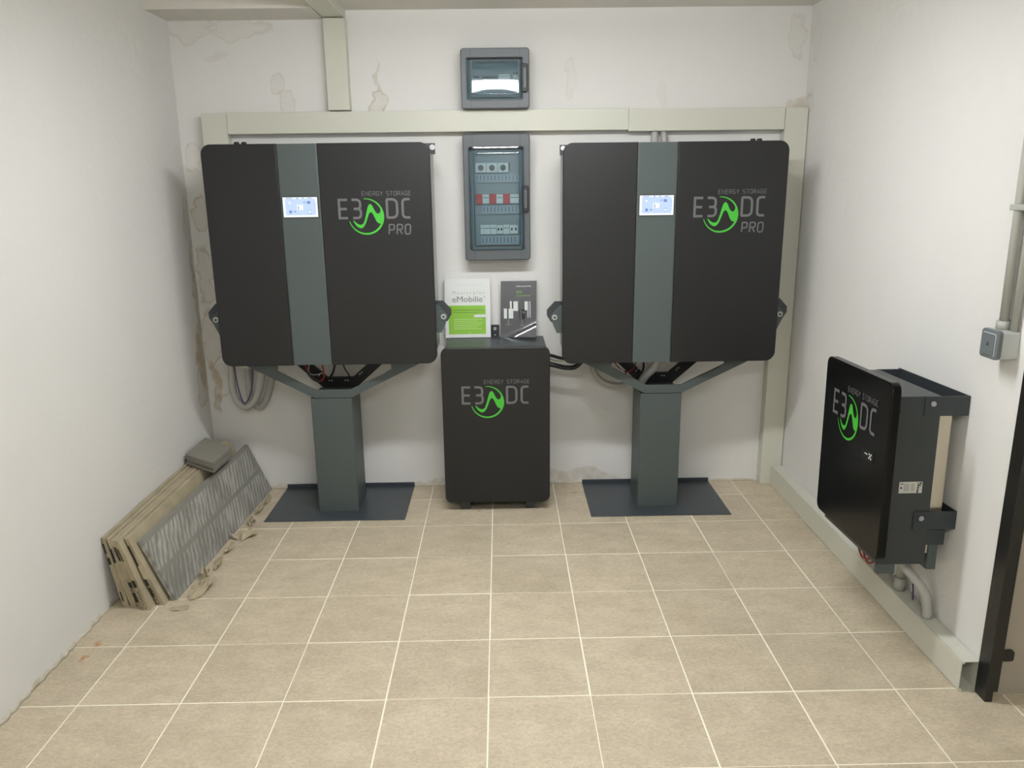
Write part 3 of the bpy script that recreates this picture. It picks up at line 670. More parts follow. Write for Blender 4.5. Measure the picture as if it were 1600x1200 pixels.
# ---------------------------------------------------------------- text helper
def text_part(name, s, size, mtl, parent, frame, spacing=1.0, width=None, extrude=0):
    """frame = (origin, U, V): flat text with its lower-left at origin; scaled to width if given"""
    cu = bpy.data.curves.new(name+'_curve', 'FONT'); cu.body = s; cu.size = size; cu.space_character = spacing; cu.resolution_u = 3
    to = bpy.data.objects.new('tmp', cu); C.objects.link(to)
    dg = bpy.context.evaluated_depsgraph_get(); dg.update()
    me = bpy.data.meshes.new_from_object(to.evaluated_get(dg)); bpy.data.objects.remove(to)
    O, U, V = [Vector(q) for q in frame]; off = ROOT.get(parent.name, Vector())
    mx = max((v.co.x for v in me.vertices), default=1); mn = min((v.co.x for v in me.vertices), default=0); k = (width/(mx-mn)) if width else 1
    for v in me.vertices: v.co = O+U*(v.co.x-mn)*k+V*v.co.y-off
    me.materials.clear(); me.materials.append(mtl)
    o = bpy.data.objects.new(name, me); C.objects.link(o); o.parent = parent; ROOT[o.name] = off
    return o
def frame_pt(O, U, V, N, a, b_, d=0): return tuple(O+U*a+V*b_+N*d)
def slab_box(mb, O, U, V, N, a0, a1, b0, b1, d0, d1):
    P = [frame_pt(O, U, V, N, *q) for q in ((a0,b0,d0),(a1,b0,d0),(a1,b1,d0),(a0,b1,d0),(a0,b0,d1),(a1,b0,d1),(a1,b1,d1),(a0,b1,d1))]
    mb.add(P, [(0,3,2,1),(4,5,6,7),(0,1,5,4),(1,2,6,5),(2,3,7,6),(3,0,4,7)])
# ---------------------------------------------------------------- books
ZT = .8465
def lean(x0, yfoot, width, height, tilt, yaw=0):
    U = Vector((math.cos(yaw), math.sin(yaw), 0)); f_ = Vector((-math.sin(yaw), math.cos(yaw), 0))
    V = Vector((0, 0, 1))*math.cos(tilt)+f_*math.sin(tilt); N_ = U.cross(V)  # U x V: towards -f at front
    return Vector((x0, yfoot, ZT)), U, V, N_
O, U, V, N_ = lean(-.2335, -.066, .236, .305, math.radians(5))
O = O+Vector((0, 0, .0022))
bk = root('book', tuple(O), 'white and green softcover book in shrink wrap leaning at the left on the small cabinet', 'book')
Wb, Hb = .237, .305
m = MB(); slab_box(m, O, U, V, N_, .002, Wb-.002, .001, Hb-.001, -.021, -.002); m.build('page_block', M_paper, bk)
m = MB(); slab_box(m, O, U, V, N_, 0, Wb, 0, Hb, -.002, 0); slab_box(m, O, U, V, N_, 0, Wb, 0, Hb, -.023, -.021); slab_box(m, O, U, V, N_, 0, .002, 0, Hb, -.021, -.002); m.build('cover', M_coverwhite, bk)
m = MB(); slab_box(m, O, U, V, N_, .018, .212, .018, .168, 0, .0004); m.build('green_panel', M_covergreen, bk)
m = MB(); slab_box(m, O, U, V, N_, .152, Wb-.012, .106, .120, .0004, .0008); slab_box(m, O, U, V, N_, .126, .131, .022, .027, .0004, .0008); m.build('white_tag', M_coverwhite, bk)
fr = lambda a, b_, d=.0009: (O+U*a+V*b_+N_*d, U, V)
text_part('cover_text', 'Masterplan', .024, M_textpale, bk, fr(.040, .226), 1.45, .168)
text_part('cover_title', 'eMobilie', .043, M_textgrey, bk, fr(.040, .186), 1.0, .158)
text_part('cover_text', '®', .012, M_textgrey, bk, fr(.203, .208))
text_part('cover_text', 'Dr. Andreas Piepenbrink  Udo Moelmann' if False else '– –––––––– ––––––––   –––– ––––––––', .008, M_textgrey, bk, fr(.045, .272), 1, .158)
m = MB()
for k, (a, c) in enumerate(((.045, .2), (.045, .17))): slab_box(m, O, U, V, N_, a, c, .142-k*.012, .1455-k*.012, .0004, .0008)
m.build('cover_lines', M_covergreen2, bk)
m = MB()
for k, c in enumerate((.192, .17, .196, .184, .172, .19)): slab_box(m, O, U, V, N_, .045, c, .094-k*.0098, .097-k*.0098, .0004, .0008)
m.build('cover_lines', M_covergreen3, bk)
# creased shrink wrap highlights: folded film corners
def lid_film(mb, pts): mb.add([frame_pt(O, U, V, N_, *q) for q in pts], [tuple(range(len(pts)))])
# booklet: curled glossy sheet
O, U, V, N_ = lean(.0535, -.060, .186, .29, math.radians(6), math.radians(0))
Wk, Hk = .187, .292
bl = root('booklet', tuple(O), 'dark glossy manual with curled corner leaning at the right on the small cabinet', 'booklet')
def curl(a, b_):
    s_ = max(0, (a/Wk)*1.0-(b_/Hk)*1.1-.12); return -.0
def sheet(nx, ny, d, warp):
    m = MB(); v = []
    for j in range(ny+1):
        for i in range(nx+1):
            a = i/nx*Wk; b_ = j/ny*Hk; v.append(frame_pt(O, U, V, N_, a+(.006-.006*(1-j/ny))*(1), b_, d+warp(a/Wk, b_/Hk)))
    m.add(v, [(j*(nx+1)+i, j*(nx+1)+i+1, (j+1)*(nx+1)+i+1, (j+1)*(nx+1)+i) for j in range(ny) for i in range(nx)], True)
    return m
def wp(a, b_):
    # the lower right corner curls away from the wall
    s_ = (a*Wk-.155)*math.sin(.44)-(b_*Hk-.05)*math.cos(.44)+.025
    if s_ <= 0: return 0
    return 6*s_*s_ if s_ < .0417 else 6*.0417**2+.5*(s_-.0417)
sheet(40, 60, 0, wp).build('cover', M_coverdark, bl)
sheet(12, 16, -.004, lambda a, b_: 0).build('back_cover', M_coverdark, bl)
m = MB(); slab_box(m, O, U, V, N_, .003, Wk-.002, .001, Hk-.001, -.0038, -.0006); m.build('page_block', M_paper, bl)
fr = lambda a, b_, d=.0012: (O+U*(a+.006*b_/Hk)+V*b_+N_*d, U, V)
text_part('cover_text', 'Bedienungsanleitung', .0095, M_textwhite, bl, fr(.083, .262), 1, .074)
text_part('cover_title', 'S10', .020, M_textgreen, bl, fr(.083, .228), 1, .028)
text_part('cover_text', 'Hauskraftwerk', .0105, M_textgreen, bl, fr(.083, .213), 1, .074)
m = MB()
for a0, a1, b0, b1 in ((.020,.036,.098,.150),(.045,.069,.098,.149),(.052,.062,.150,.188),(.070,.094,.137,.187),(.129,.142,.140,.186),(.144,.148,.101,.186),(.155,.159,.101,.186)):
    slab_box(m, O, U, V, N_, a0, a1, b0, b1, .0003, .0009)
m.build('product_picture', M_dev, bl)
m = MB()
for a0, a1, b0, b1 in ((.100,.132,.092,.146),): slab_box(m, O, U, V, N_, a0, a1, b0, b1, .0003, .0007)
slab_box(m, O, U, V, N_, .062,.070,.150,.186,.0003,.0007); m.build('product_picture', M_holeb, bl)
m = MB()
for a0, a1, b0, b1 in ((.041,.046,.068,.092),(.030,.058,.064,.068),(.108,.112,.094,.142),(.112,.117,.068,.092),(.103,.124,.060,.064),(.118,.128,.124,.134)): slab_box(m, O, U, V, N_, a0, a1, b0, b1, .0005, .0010)
m.build('product_picture', M_textgrey, bl)

# ---------------------------------------------------------------- distribution boxes
def enclosure(x0, x1, z0, z1, lidr, winr, hz, label, rows):
    r = root('distribution_box', ((x0+x1)/2, -.05, z0), label, 'fuse box', 'grey wall fuse boxes')
    yf = -.105
    MB().prism(rrect(x0+.008, x1-.008, max(z0+.008, z0+.013 if z0 > 1.9 else z0+.008), z1-.006, .012, 4), 'y', -.058, -.001).build('back_box', M_boxgrey, r)
    # front frame with window opening
    ow = rrect(x0, x1, z0, z1, .014, 5); lx0, lx1, lz0, lz1 = lidr; iw = rrect(lx0, lx1, lz0, lz1, .012, 5)
    m = MB(); n = len(ow)
    iw0 = iw; v = []
    back = -.060
    rings = [(ow, back), (ow, yf+.006), (inset(ow, .004), yf), (iw0, yf), (iw0, -.066)]
    for lp, y in rings: v += [(a, y, b_) for a, b_ in lp]
    f = []
    for k in range(4):
        for i in range(n): f.append((k*n+i, (k+1)*n+i, (k+1)*n+(i+1) % n, k*n+(i+1) % n))
    f.append([i for i in range(n)])
    m.add(v, f); m.build('front_frame', M_boxgrey, r)
    # seam lines of the corner pillars
    m = MB()
    for xx in (x0+.048, x1-.048):
        m.box(xx-.0008, xx+.0008, yf-.0006, yf+.001, lz1+.002, z1-.004); m.box(xx-.0008, xx+.0008, yf-.0006, yf+.001, z0+.004, lz0-.002)
    m.build('seam', M_boxdark, r)
    # inner cover plate
    MB().box(lx0+.001, lx1-.001, -.066, -.061, lz0+.001, lz1-.001).build('inner_cover', M_boxin, r)
    # dark gasket around the lid, then the bowed clear lid
    def ringm(a, b_, y0_, y1_):
        m = MB(); n = len(a); v = [(p[0], y0_, p[1]) for p in a]+[(p[0], y0_, p[1]) for p in b_]+[(p[0], y1_, p[1]) for p in a]+[(p[0], y1_, p[1]) for p in b_]
        f = []
        for i in range(n):
            j = (i+1) % n; f += [(i, n+i, n+j, j), (2*n+i, 2*n+j, 3*n+j, 3*n+i), (i, j, 2*n+j, 2*n+i), (n+i, 3*n+i, 3*n+j, n+j)]
        return m.add(v, f)
    ringm(iw, inset(iw, .0035), yf-.004, yf+.01).build('gasket', M_boxdark, r)
    wx0, wx1, wz0, wz1 = winr; ww = rrect(wx0, wx1, wz0, wz1, .010, 5)
    lid = ringm(ww, inset(ww, .0045), yf-.0105, yf-.006).build('lid_rim', M_boxdark, r)
    # lid: domed transparent sheet
    m = MB(); nx, ny = 24, 28; v = []
    for j in range(ny+1):
        for i in range(nx+1):
            a = i/nx; b_ = j/ny; X = lx0+.004+(lx1-lx0-.008)*a; Z = lz0+.004+(lz1-lz0-.008)*b_
            ea = min(a, 1-a)*(lx1-lx0); eb = min(b_, 1-b_)*(lz1-lz0); e = min(ea, eb)
            h_ = min(1, e/.02); h_ = h_*h_*(3-2*h_)
            dome = (1-(2*a-1)**2)*.0022+(1-(2*b_-1)**2)*(.0015 if lz1-lz0 > .3 else -.0002-.0006*(2*a-1)**2)
            v.append((X, yf-.004-.005*h_-dome+(b_-.5)*(lz1-lz0)*(.023 if lz1-lz0 < .3 else .01)*h_, Z))
    m.add(v, [(j*(nx+1)+i, j*(nx+1)+i+1, (j+1)*(nx+1)+i+1, (j+1)*(nx+1)+i) for j in range(ny) for i in range(nx)], True)
    m.build('clear_lid', M_lid, r)
    # handle
    hz0, hz1 = hz; hx0, hx1 = lx1-.010, lx1+.021
    h = MB().prism(rrect(hx0, hx1, hz0, hz1, .012, 5), 'y', yf-.018, yf-.002, .003).build('handle', M_handle, r)
    MB().prism(rrect(hx0+.010, hx1-.010, hz0+.02, hz1-.02, .004, 3), 'y', yf-.0195, yf-.0178).build('handle_slot', M_boxgrey, h)
    for (kind, a0, a1, b0, b1) in rows:
        if kind == 'knob':
            d = MB().box(a0, a1, -.080, -.066, b0, b1).build('switch_disconnector', M_dev, r, .001)
            MB().cyl(((a0+a1)/2, -.088, (b0+b1)/2), ((a0+a1)/2, -.080, (b0+b1)/2), .014, 20).build('rotary_knob', M_boxdark, d)
        elif kind == 'red': MB().box(a0, a1, -.080, -.066, b0, b1).build('surge_cartridge', M_devred, r, .001)
        elif kind == 'white':
            d = MB().box(a0, a1, -.078, -.066, b0, b1).build('breaker', M_dev, r, .001)
            MB().box(a0+.002, a1-.002, -.0785, -.0779, b0+(b1-b0)*.62, b0+(b1-b0)*.68).build('breaker_slot', M_boxdark, d)
        elif kind == 'toggle':
            d = MB().box(a0, a1, -.078, -.066, b0, b1).build('breaker', M_dev, r, .001)
            for q in (0, 1):
                c = a0+(a1-a0)*(.25+.5*q); MB().box(c-.004, c+.004, -.084, -.078, b0+.017, b0+.029).build('toggle', M_holeb, d)
        elif kind == 'dark': MB().box(a0, a1, -.074, -.066, b0, b1).build('blank_cover', M_boxdark, r)
        elif kind == 'strip':
            d = MB().box(a0, a1, -.074, -.066, b0, b1).build('terminal_strip', M_strip, r)
            nn = int((a1-a0)/.018); mm = MB()
            for q in range(nn): mm.box(a0+.008+q*.018, a0+.011+q*.018, -.0745, -.0739, b0+.010, b1-.006)
            mm.build('strip_marks', M_boxdark, d)
        elif kind == 'recess': MB().box(a0, a1, -.0665, -.0655, b0, b1).build('recess', M_boxdark, r)
    return r
rows = [('knob', -.057, -.004, 1.682, 1.728), ('knob', -.002, .051, 1.682, 1.728), ('knob', .053, .106, 1.682, 1.728), ('dark', .108, .115, 1.69, 1.728),
        ('strip', -.060, .160, 1.634, 1.674), ('red', -.058, -.026, 1.530, 1.579), ('white', -.025, .008, 1.532, 1.576), ('red', .010, .043, 1.530, 1.579), ('white', .044, .077, 1.532, 1.576),
        ('red', .079, .112, 1.530, 1.579), ('white', .113, .157, 1.532, 1.576), ('strip', -.028, .158, 1.481, 1.521), ('white', -.038, -.022, 1.380, 1.427), ('white', -.021, .010, 1.380, 1.427),
        ('white', .012, .042, 1.380, 1.427), ('toggle', .044, .076, 1.382, 1.425), ('white', .078, .108, 1.380, 1.427), ('toggle', .110, .150, 1.382, 1.425), ('strip', -.036, .156, 1.328, 1.372)]
enclosure(-.1165, .2125, 1.252, 1.864, (-.0915, .184, 1.303, 1.806), (-.067, .1625, 1.322, 1.788), (1.489, 1.618), 'tall grey fuse box with clear door between the two large cabinets', rows)
rows2 = [('dark', -.012, .060, 2.122, 2.131), ('white', .066, .120, 2.112, 2.139), ('toggle', .134, .158, 2.118, 2.142), ('dark', -.056, -.030, 2.122, 2.131)]
sb = enclosure(-.1165, .2125, 1.9795, 2.254, (-.092, .184, 2.018, 2.214), (-.068, .164, 2.040, 2.199), (2.052, 2.182), 'small square grey fuse box with reflecting door above the trunking', rows2)

# ---------------------------------------------------------------- wall-hung unit on the right
r = root('wall_storage_unit', (1.45, -1.66, .30), 'black wall-hung storage unit on the right wall, seen from its side', 'cabinet')
PX = 1.30
def prismx(loop, a, b_, bev=0): return MB().prism(loop, 'x', a, b_, bev)
prismx(rrect(-1.728, -1.222, .378, .990, .030, 8), PX, PX+.028, .004).build('door_panel', M_blackgloss, r)
MB().box(1.334, 1.50, -1.662, -1.228, .338, .932).build('body', M_unit, r, .003)
MB().box(1.50, 1.55, -1.645, -1.245, .37, .90).build('heat_sink', M_warmalu, r, .002)
for z in (.885, .437): MB().cyl((1.350, -1.672, z), (1.350, -1.655, z), .012, 14).build('buffer', M_holeb, r)
for z0_, z1_ in ((.866, .932), (.467, .531)):
    k = MB().box(1.444, 1.590, -1.6665, -1.6635, z0_, z1_).box(1.587, 1.590, -1.6635, -1.2, z0_, z1_).box(1.49, 1.590, -1.2265, -1.2235, z0_, z1_)
    if z0_ > .8: k.box(1.50, 1.587, -1.6635, -1.2265, z0_, z0_+.003)
    kk = k.build('wall_bracket', M_greydark, r)
    MB().cyl((1.468, -1.672, z0_+.042), (1.468, -1.6665, z0_+.042), .009, 14).build('screw', M_steel, kk)
MB().box(1.50, 1.565, -1.655, -1.24, .405, .462).build('connector_housing', M_greydark, r, .002)
MB().box(1.515, 1.548, -1.65, -1.24, .312, .405).build('rear_leg', M_grey, r, .002)
MB().box(1.336, 1.40, -1.662, -1.645, .305, .34).build('lower_tab', M_grey, r, .001)
lb = MB().box(1.386, 1.464, -1.6632, -1.662, .598, .638).build('rating_label', M_label, r); lb['label'] = 'pale type label'
mm = MB()
for a, b_, s_ in ((1.450,.632,.0022),(1.458,.633,.003),(1.451,.625,.003),(1.457,.625,.0025),(1.450,.617,.003),(1.449,.609,.0028),(1.449,.602,.003),(1.393,.617,.003)): mm.box(a-s_, a+s_, -1.6636, -1.6631, b_-s_, b_+s_)
mm.build('label_symbols', M_holeb, lb)
mm = MB()
for k in range(6): mm.box(1.402, 1.420, -1.6636, -1.6631, .606+k*.0045, .6075+k*.0045); mm.box(1.426, 1.438, -1.6636, -1.6631, .606+k*.0045, .6075+k*.0045)
mm.box(1.389, 1.400, -1.6636, -1.6631, .629, .633)
mm.build('label_lines', M_textgrey, lb)
logo(r, (PX-.0014, -1.306, .790), (0, -1, 0), (0, 0, 1), .0002660, False)
dp = MB().box(PX-.0015, PX, -1.645, -1.555, .695, .735).build('status_panel', M_holeb, r)
mm = MB().box(PX-.002, PX-.0015, -1.602, -1.583, .715, .719)
for a in range(3):
    for b_ in range(3):
        if (a+b_) % 2 == 0: mm.box(PX-.002, PX-.0015, -1.632+a*.007, -1.626+a*.007, .705+b_*.007, .711+b_*.007)
mm.build('status_icons', M_dev, dp)
r.rotation_euler = (-.028, 0, 0)
mm = MB(); mm.tube(smooth_pts([(1.345,-1.50,.345),(1.34,-1.53,.325),(1.34,-1.56,.316),(1.345,-1.60,.333)], .01), .0035, 8)
mm.tube(smooth_pts([(1.35,-1.52,.345),(1.345,-1.56,.318),(1.345,-1.59,.31),(1.35,-1.62,.333)], .01), .0035, 8)
mm.build('red_lead', M_red, r)
mm = MB(); mm.tube(smooth_pts([(1.355,-1.49,.345),(1.35,-1.52,.332),(1.35,-1.55,.330),(1.355,-1.58,.343)], .01), .004, 8); mm.build('white_lead', M_white_cable, r)

# ---------------------------------------------------------------- hoses and cables
def hose(name, pts, rad, label, group=None, corr=.0018, mt=None, step=.006, cat='hose'):
    m = MB().tube([Vector(p) for p in pts], rad, 12, corr, step) if corr else MB().tube(smooth_pts(pts, .01), rad, 10)
    return tag(m.build(name, mt or M_hose), label, cat, group)
hose('corrugated_hose', [(-1.352,-.09,.76),(-1.356,-.09,.70),(-1.362,-.09,.606),(-1.346,-.09,.535),(-1.298,-.10,.497),(-1.239,-.12,.545),(-1.196,-.15,.635),(-1.168,-.19,.72),(-1.16,-.22,.80)], .020, 'outer grey corrugated hose loop hanging under the left cabinet', corr=.003, step=.009)
hose('corrugated_hose', [(-1.291,-.036,.75),(-1.291,-.036,.689),(-1.294,-.036,.612),(-1.29,-.036,.53),(-1.254,-.036,.478),(-1.212,-.045,.513),(-1.178,-.06,.59),(-1.15,-.08,.68),(-1.14,-.12,.80)], .019, 'inner grey corrugated hose loop nearer the wall under the left cabinet', corr=.003, step=.009)
hose('purple_cable', [(-1.338,-.125,.76),(-1.331,-.125,.71),(-1.319,-.125,.60),(-1.300,-.125,.53),(-1.272,-.13,.55),(-1.246,-.125,.63),(-1.232,-.12,.76)], .0034, 'thin purple cable loop hanging between the grey hoses at the left', None, 0, M_purple, cat='cable')
hose('corrugated_hose', [(.52,-.12,.80),(.535,-.11,.69),(.57,-.10,.625),(.63,-.09,.59),(.70,-.085,.585),(.76,-.09,.62),(.78,-.1,.64)], .016, 'grey hose sagging behind the fork of the right stand', corr=.0012)
hose('corrugated_hose', [(.76,-.21,.60),(.79,-.23,.665),(.83,-.25,.72),(.85,-.27,.80)], .022, 'thick grey hose rising through the fork of the right stand', corr=.0012)
hose('corrugated_hose', [(.838,-.030,1.873),(.838,-.03,1.82),(.838,-.03,1.76)], .0185, 'left one of two grey hoses between the trunking and the right cabinet')
hose('corrugated_hose', [(.882,-.030,1.873),(.888,-.03,1.82),(.894,-.03,1.76)], .0165, 'right one of two grey hoses between the trunking and the right cabinet')
hose('black_cable', [(.275,-.12,.765),(.32,-.12,.757),(.38,-.12,.742),(.46,-.13,.76),(.52,-.14,.82)], .0085, 'upper black cable bundle between the small cabinet and the right cabinet', None, 0, M_blackcable, cat='cable')
hose('black_cable', [(.275,-.15,.725),(.33,-.16,.715),(.395,-.16,.700),(.45,-.16,.712),(.52,-.16,.80)], .0125, 'lower thick black cable bundle between the small cabinet and the right stand', None, 0, M_blackcable, cat='cable')
hose('yellow_cable', [(.275,-.10,.758),(.34,-.10,.725),(.40,-.10,.735),(.47,-.10,.82)], .0022, 'thin yellow green cable beside the black cable bundles', None, 0, mat('yellow_green_cable', srgb(150, 155, 60), .5), cat='cable')
def leads(dx, wall, where):
    hose('black_cable', [(dx-.98,-.24,.81),(dx-.93,-.26,.735),(dx-.89,-.27,.69),(dx-.85,-.27,.665)], .006, 'black cable entering the fork from the left under the %s' % where, None, 0, M_blackcable, cat='cable')
    hose('black_cable', [(dx-.775,-.25,.82),(dx-.785,-.25,.74),(dx-.81,-.24,.69),(dx-.85,-.22,.66)], .006, 'black cable hanging down the middle of the fork under the %s' % where, None, 0, M_blackcable, cat='cable')
    hose('red_cable', [(dx-.95,-.25,.81),(dx-.92,-.26,.735),(dx-.90,-.27,.695),(dx-.87,-.27,.675),(dx-.84,-.27,.685),(dx-.835,-.27,.72),(dx-.85,-.26,.80)], .004, 'thin red cable loop under the %s' % where, None, 0, M_red, cat='cable')
    hose('white_cable', [(dx-.90,-.25,.80),(dx-.915,-.25,.72),(dx-.88,-.25,.705),(dx-.82,-.25,.73),(dx-.80,-.25,.80)], .0022, 'thin white cable loop under the %s' % where, None, 0, M_white_cable, cat='cable')
leads(0, 0, 'left cabinet')
hose('black_cable', [(-.752,-.25,.81),(-.735,-.25,.74),(-.725,-.2,.69),(-.73,-.17,.66)], .003, 'thin black cable right of the middle in the fork under the left cabinet', None, 0, M_blackcable, cat='cable')
hose('black_cable', [(.745,-.25,.80),(.72,-.25,.74),(.69,-.24,.70),(.70,-.2,.66)], .004, 'black cable entering the fork from the left under the right cabinet', None, 0, M_blackcable, cat='cable')
hose('black_cable', [(.765,-.25,.80),(.775,-.25,.75),(.778,-.24,.71),(.77,-.2,.67)], .005, 'black cable hanging down the middle of the fork under the right cabinet', None, 0, M_blackcable, cat='cable')
hose('red_cable', [(.60,-.25,.79),(.64,-.25,.73),(.69,-.25,.695),(.73,-.25,.72),(.745,-.25,.79)], .003, 'thin red cable under the right cabinet', None, 0, M_red, cat='cable')
hose('white_cable', [(.59,-.26,.80),(.61,-.26,.745),(.65,-.26,.715),(.68,-.25,.70)], .0022, 'thin white cable under the right cabinet', None, 0, M_white_cable, cat='cable')
# hoses at the wall unit
hose('corrugated_hose', [(1.455,-1.52,.36),(1.475,-1.525,.30),(1.515,-1.56,.25),(1.548,-1.60,.20),(1.558,-1.615,.15),(1.558,-1.62,.107)], .0185, 'grey corrugated hose from the wall unit into the floor trunking', corr=.0035, step=.008)
tag(MB().tube([(1.560,-1.42,.107),(1.560,-1.42,.16)], .020, 16).tube([(1.560,-1.42,.156),(1.560,-1.42,.30)], .0165, 16).build('conduit_stub', M_pvc), 'smooth grey conduit stub standing on the floor trunking beside the hose', 'conduit')
hose('purple_cable', [(1.52,-1.42,.34),(1.545,-1.47,.25),(1.562,-1.50,.18),(1.566,-1.51,.107)], .0032, 'short purple cable dropping into the floor trunking behind the hose', None, 0, M_purple, cat='cable')

# ---------------------------------------------------------------- wall switch and conduits
r = root('wall_switch', (1.56, -1.80, 1.10), 'grey surface-mounted rocker switch box at the foot of the conduits', 'switch')
MB().prism(rrect(-1.842, -1.760, 1.094, 1.180, .010, 4), 'x', 1.540, 1.591).build('back_box', M_switchbase, r)
MB().prism(rrect(-1.843, -1.759, 1.093, 1.181, .012, 5), 'x', 1.526, 1.540, .003).build('cover', M_switchface, r)
MB().prism(rrect(-1.832, -1.770, 1.103, 1.171, .004, 3), 'x', 1.5245, 1.5265, .0008).build('rocker_surround', M_switchbase, r)
MB().prism(rrect(-1.830, -1.772, 1.105, 1.169, .004, 3), 'x', 1.5215, 1.5265, .001).build('rocker', M_switchface, r)
mm = MB().box(1.5208, 1.5216, -1.806, -1.798, 1.139, 1.142).box(1.5208, 1.5216, -1.806, -1.798, 1.133, 1.136); mm.build('rocker_mark', M_holeb, r)
MB().tube([(1.568,-1.793,1.178),(1.568,-1.793,1.205)], .020, 12).build('conduit_nut', M_pvc, r)
tag(MB().tube([(1.568,-1.793,1.20),(1.568,-1.786,1.6),(1.568,-1.783,ZC-.002)], .0135, 16).build('conduit', M_pvc), 'grey round conduit rising from the wall switch, the one farther from the viewer', 'conduit')
tag(MB().tube([(1.577,-1.829,1.178),(1.577,-1.829,1.6),(1.577,-1.829,ZC-.002)], .0105, 16).build('conduit', M_pvc), 'thinner grey conduit right behind the switch conduit, nearer the viewer', 'conduit')
r = root('conduit_clip', (1.575, -1.80, 1.53), 'grey clip holding both conduits to the right wall', 'clip')
MB().box(1.5505, 1.5915, -1.850, -1.768, 1.528, 1.545).build('strap', M_pvc, r, .003)

# ---------------------------------------------------------------- black steel door frame at the wall end
r = root('door_frame', (1.6, -1.92, 0), 'black steel door frame standing at the end of the right wall', 'door frame')
MB().box(1.583, 1.607, -1.945, -1.8895, .001, ZC-.001).build('jamb', M_frame, r, .001)
MB().box(1.607, 1.628, -1.935, -1.9052, .03, ZC-.001).build('rebate', M_frame, r, .001)
lg = MB().prism(rrect(1.628, 1.675, .128, .165, .008, 4, (0,1,1,0)), 'y', -1.918, -1.9075).build('mounting_lug', M_frame, r)
MB().cyl((1.652, -1.9195, .147), (1.652, -1.918, .147), .005, 10).build('lug_screw', M_holeb, lg)

# ---------------------------------------------------------------- stack of tiles against the left wall
def leaning_box(name, xb0, xb1, xt0, xt1, h, y0, y1, skew, label, mt, cat, group=None, rough=0, yn=0, parent=None):
    """long flat box leaning to the left wall; near end y0, far end y1; skew = X shift of the far end"""
    m = MB(); ny = 28; nz = 5; rr = random.Random(hash(label) % 999 if False else len(label)*7+int(xb0*-1000))
    v = []
    def pt(side, j, i):
        t_ = i/ny; s_ = j/nz
        xb = xb0 if side == 0 else xb1; xt = xt0 if side == 0 else xt1
        x = xb+(xt-xb)*s_+skew*t_*(1); y = y0+(y1-y0)*t_; z = .0015+h*s_
        if rough:
            q = noise.noise(Vector((x*9+side*3, y*6, z*9)))*rough
            x += q*(1 if side else -.3)
            if i in (0, ny): y += rr.uniform(-1, 1)*rough*.8
            if j == nz: z += q*.5
        return (x, y, z)
    idx = {}
    for side in (0, 1):
        for j in range(nz+1):
            for i in range(ny+1): idx[side, j, i] = len(v); v.append(pt(side, j, i))
    f = []
    for j in range(nz):
        for i in range(ny):
            f.append((idx[1,j,i], idx[1,j,i+1], idx[1,j+1,i+1], idx[1,j+1,i])); f.append((idx[0,j,i], idx[0,j+1,i], idx[0,j+1,i+1], idx[0,j,i+1]))
    for i in range(ny): f.append((idx[0,nz,i], idx[1,nz,i], idx[1,nz,i+1], idx[0,nz,i+1])); f.append((idx[0,0,i], idx[0,0,i+1], idx[1,0,i+1], idx[1,0,i]))
    for j in range(nz): f.append((idx[0,j,0], idx[1,j,0], idx[1,j+1,0], idx[0,j+1,0])); f.append((idx[0,j,ny], idx[0,j+1,ny], idx[1,j+1,ny], idx[1,j,ny]))
    m.add(v, f)
    return m
GB = 'cardboard-wrapped tile packs leaning on the left wall'
packs = [(-1.474,-1.447,-1.5225,-1.502,.298,-1.252, 'rearmost cardboard tile pack, touching the left wall'),
         (-1.443,-1.416,-1.500,-1.480,.294,-1.256, 'second cardboard tile pack from the left wall'),
         (-1.411,-1.384,-1.478,-1.458,.292,-1.262, 'third cardboard tile pack from the left wall'),
         (-1.376,-1.346,-1.456,-1.435,.296,-1.285, 'fourth cardboard tile pack from the wall, sticking out farthest to the front'),
         (-1.338,-1.305,-1.433,-1.412,.292,-1.250, 'foremost cardboard tile pack, directly behind the bare grey tiles')]
for n_, (a, b_, c, d, h, yn, lab) in enumerate(packs):
    r = root('tile_pack', ((a+b_)/2, -.65, 0), lab, 'tile pack', GB)
    leaning_box('x', a+.001, b_-.003, c+.001, d-.003, h, yn, -.055, 0, lab, None, None, rough=.006).build('wrapping', M_card, r)
    # printed bars and letters on the near end
    def endp(s_, t_, yy=yn-.0045): return ((a+(b_-a)*s_)+((c+(d-c)*s_)-(a+(b_-a)*s_))*t_, yy, .0015+h*t_)
    mm = MB()
    def bar(s0, s1, t0, t1): mm.add([endp(s0,t0), endp(s1,t0), endp(s1,t1), endp(s0,t1)], [(0,1,2,3)])
    if n_ == 0: bar(.3,.5,.08,.22); bar(.15,.55,.62,.72); bar(.1,.4,.78,.92)
    if n_ == 1: bar(.1,.5,.66,.86)
    if n_ == 2: bar(.1,.6,.30,.38); bar(.1,.6,.08,.22); bar(.2,.5,.7,.9)
    if n_ == 3: bar(.15,.6,.34,.44); bar(.2,.4,.72,.9)
    if n_ == 4: bar(.05,.4,.30,.40); bar(.05,.3,.14,.27); bar(.1,.35,.6,.9)
    mm.build('print_marks', M_carddark, r)
    if n_ in (2, 3, 4):
        o0 = Vector(endp(.62 if n_ == 3 else .5, .03, yn-.005)); o1 = Vector(endp(.62 if n_ == 3 else .5, .30, yn-.005)); Ud = (o1-o0).normalized()
        text_part('pack_lettering', 'COSSA', .016, M_carddark, r, (o0, Ud, Vector((-Ud.z, 0, Ud.x))), 1, (o1-o0).length)
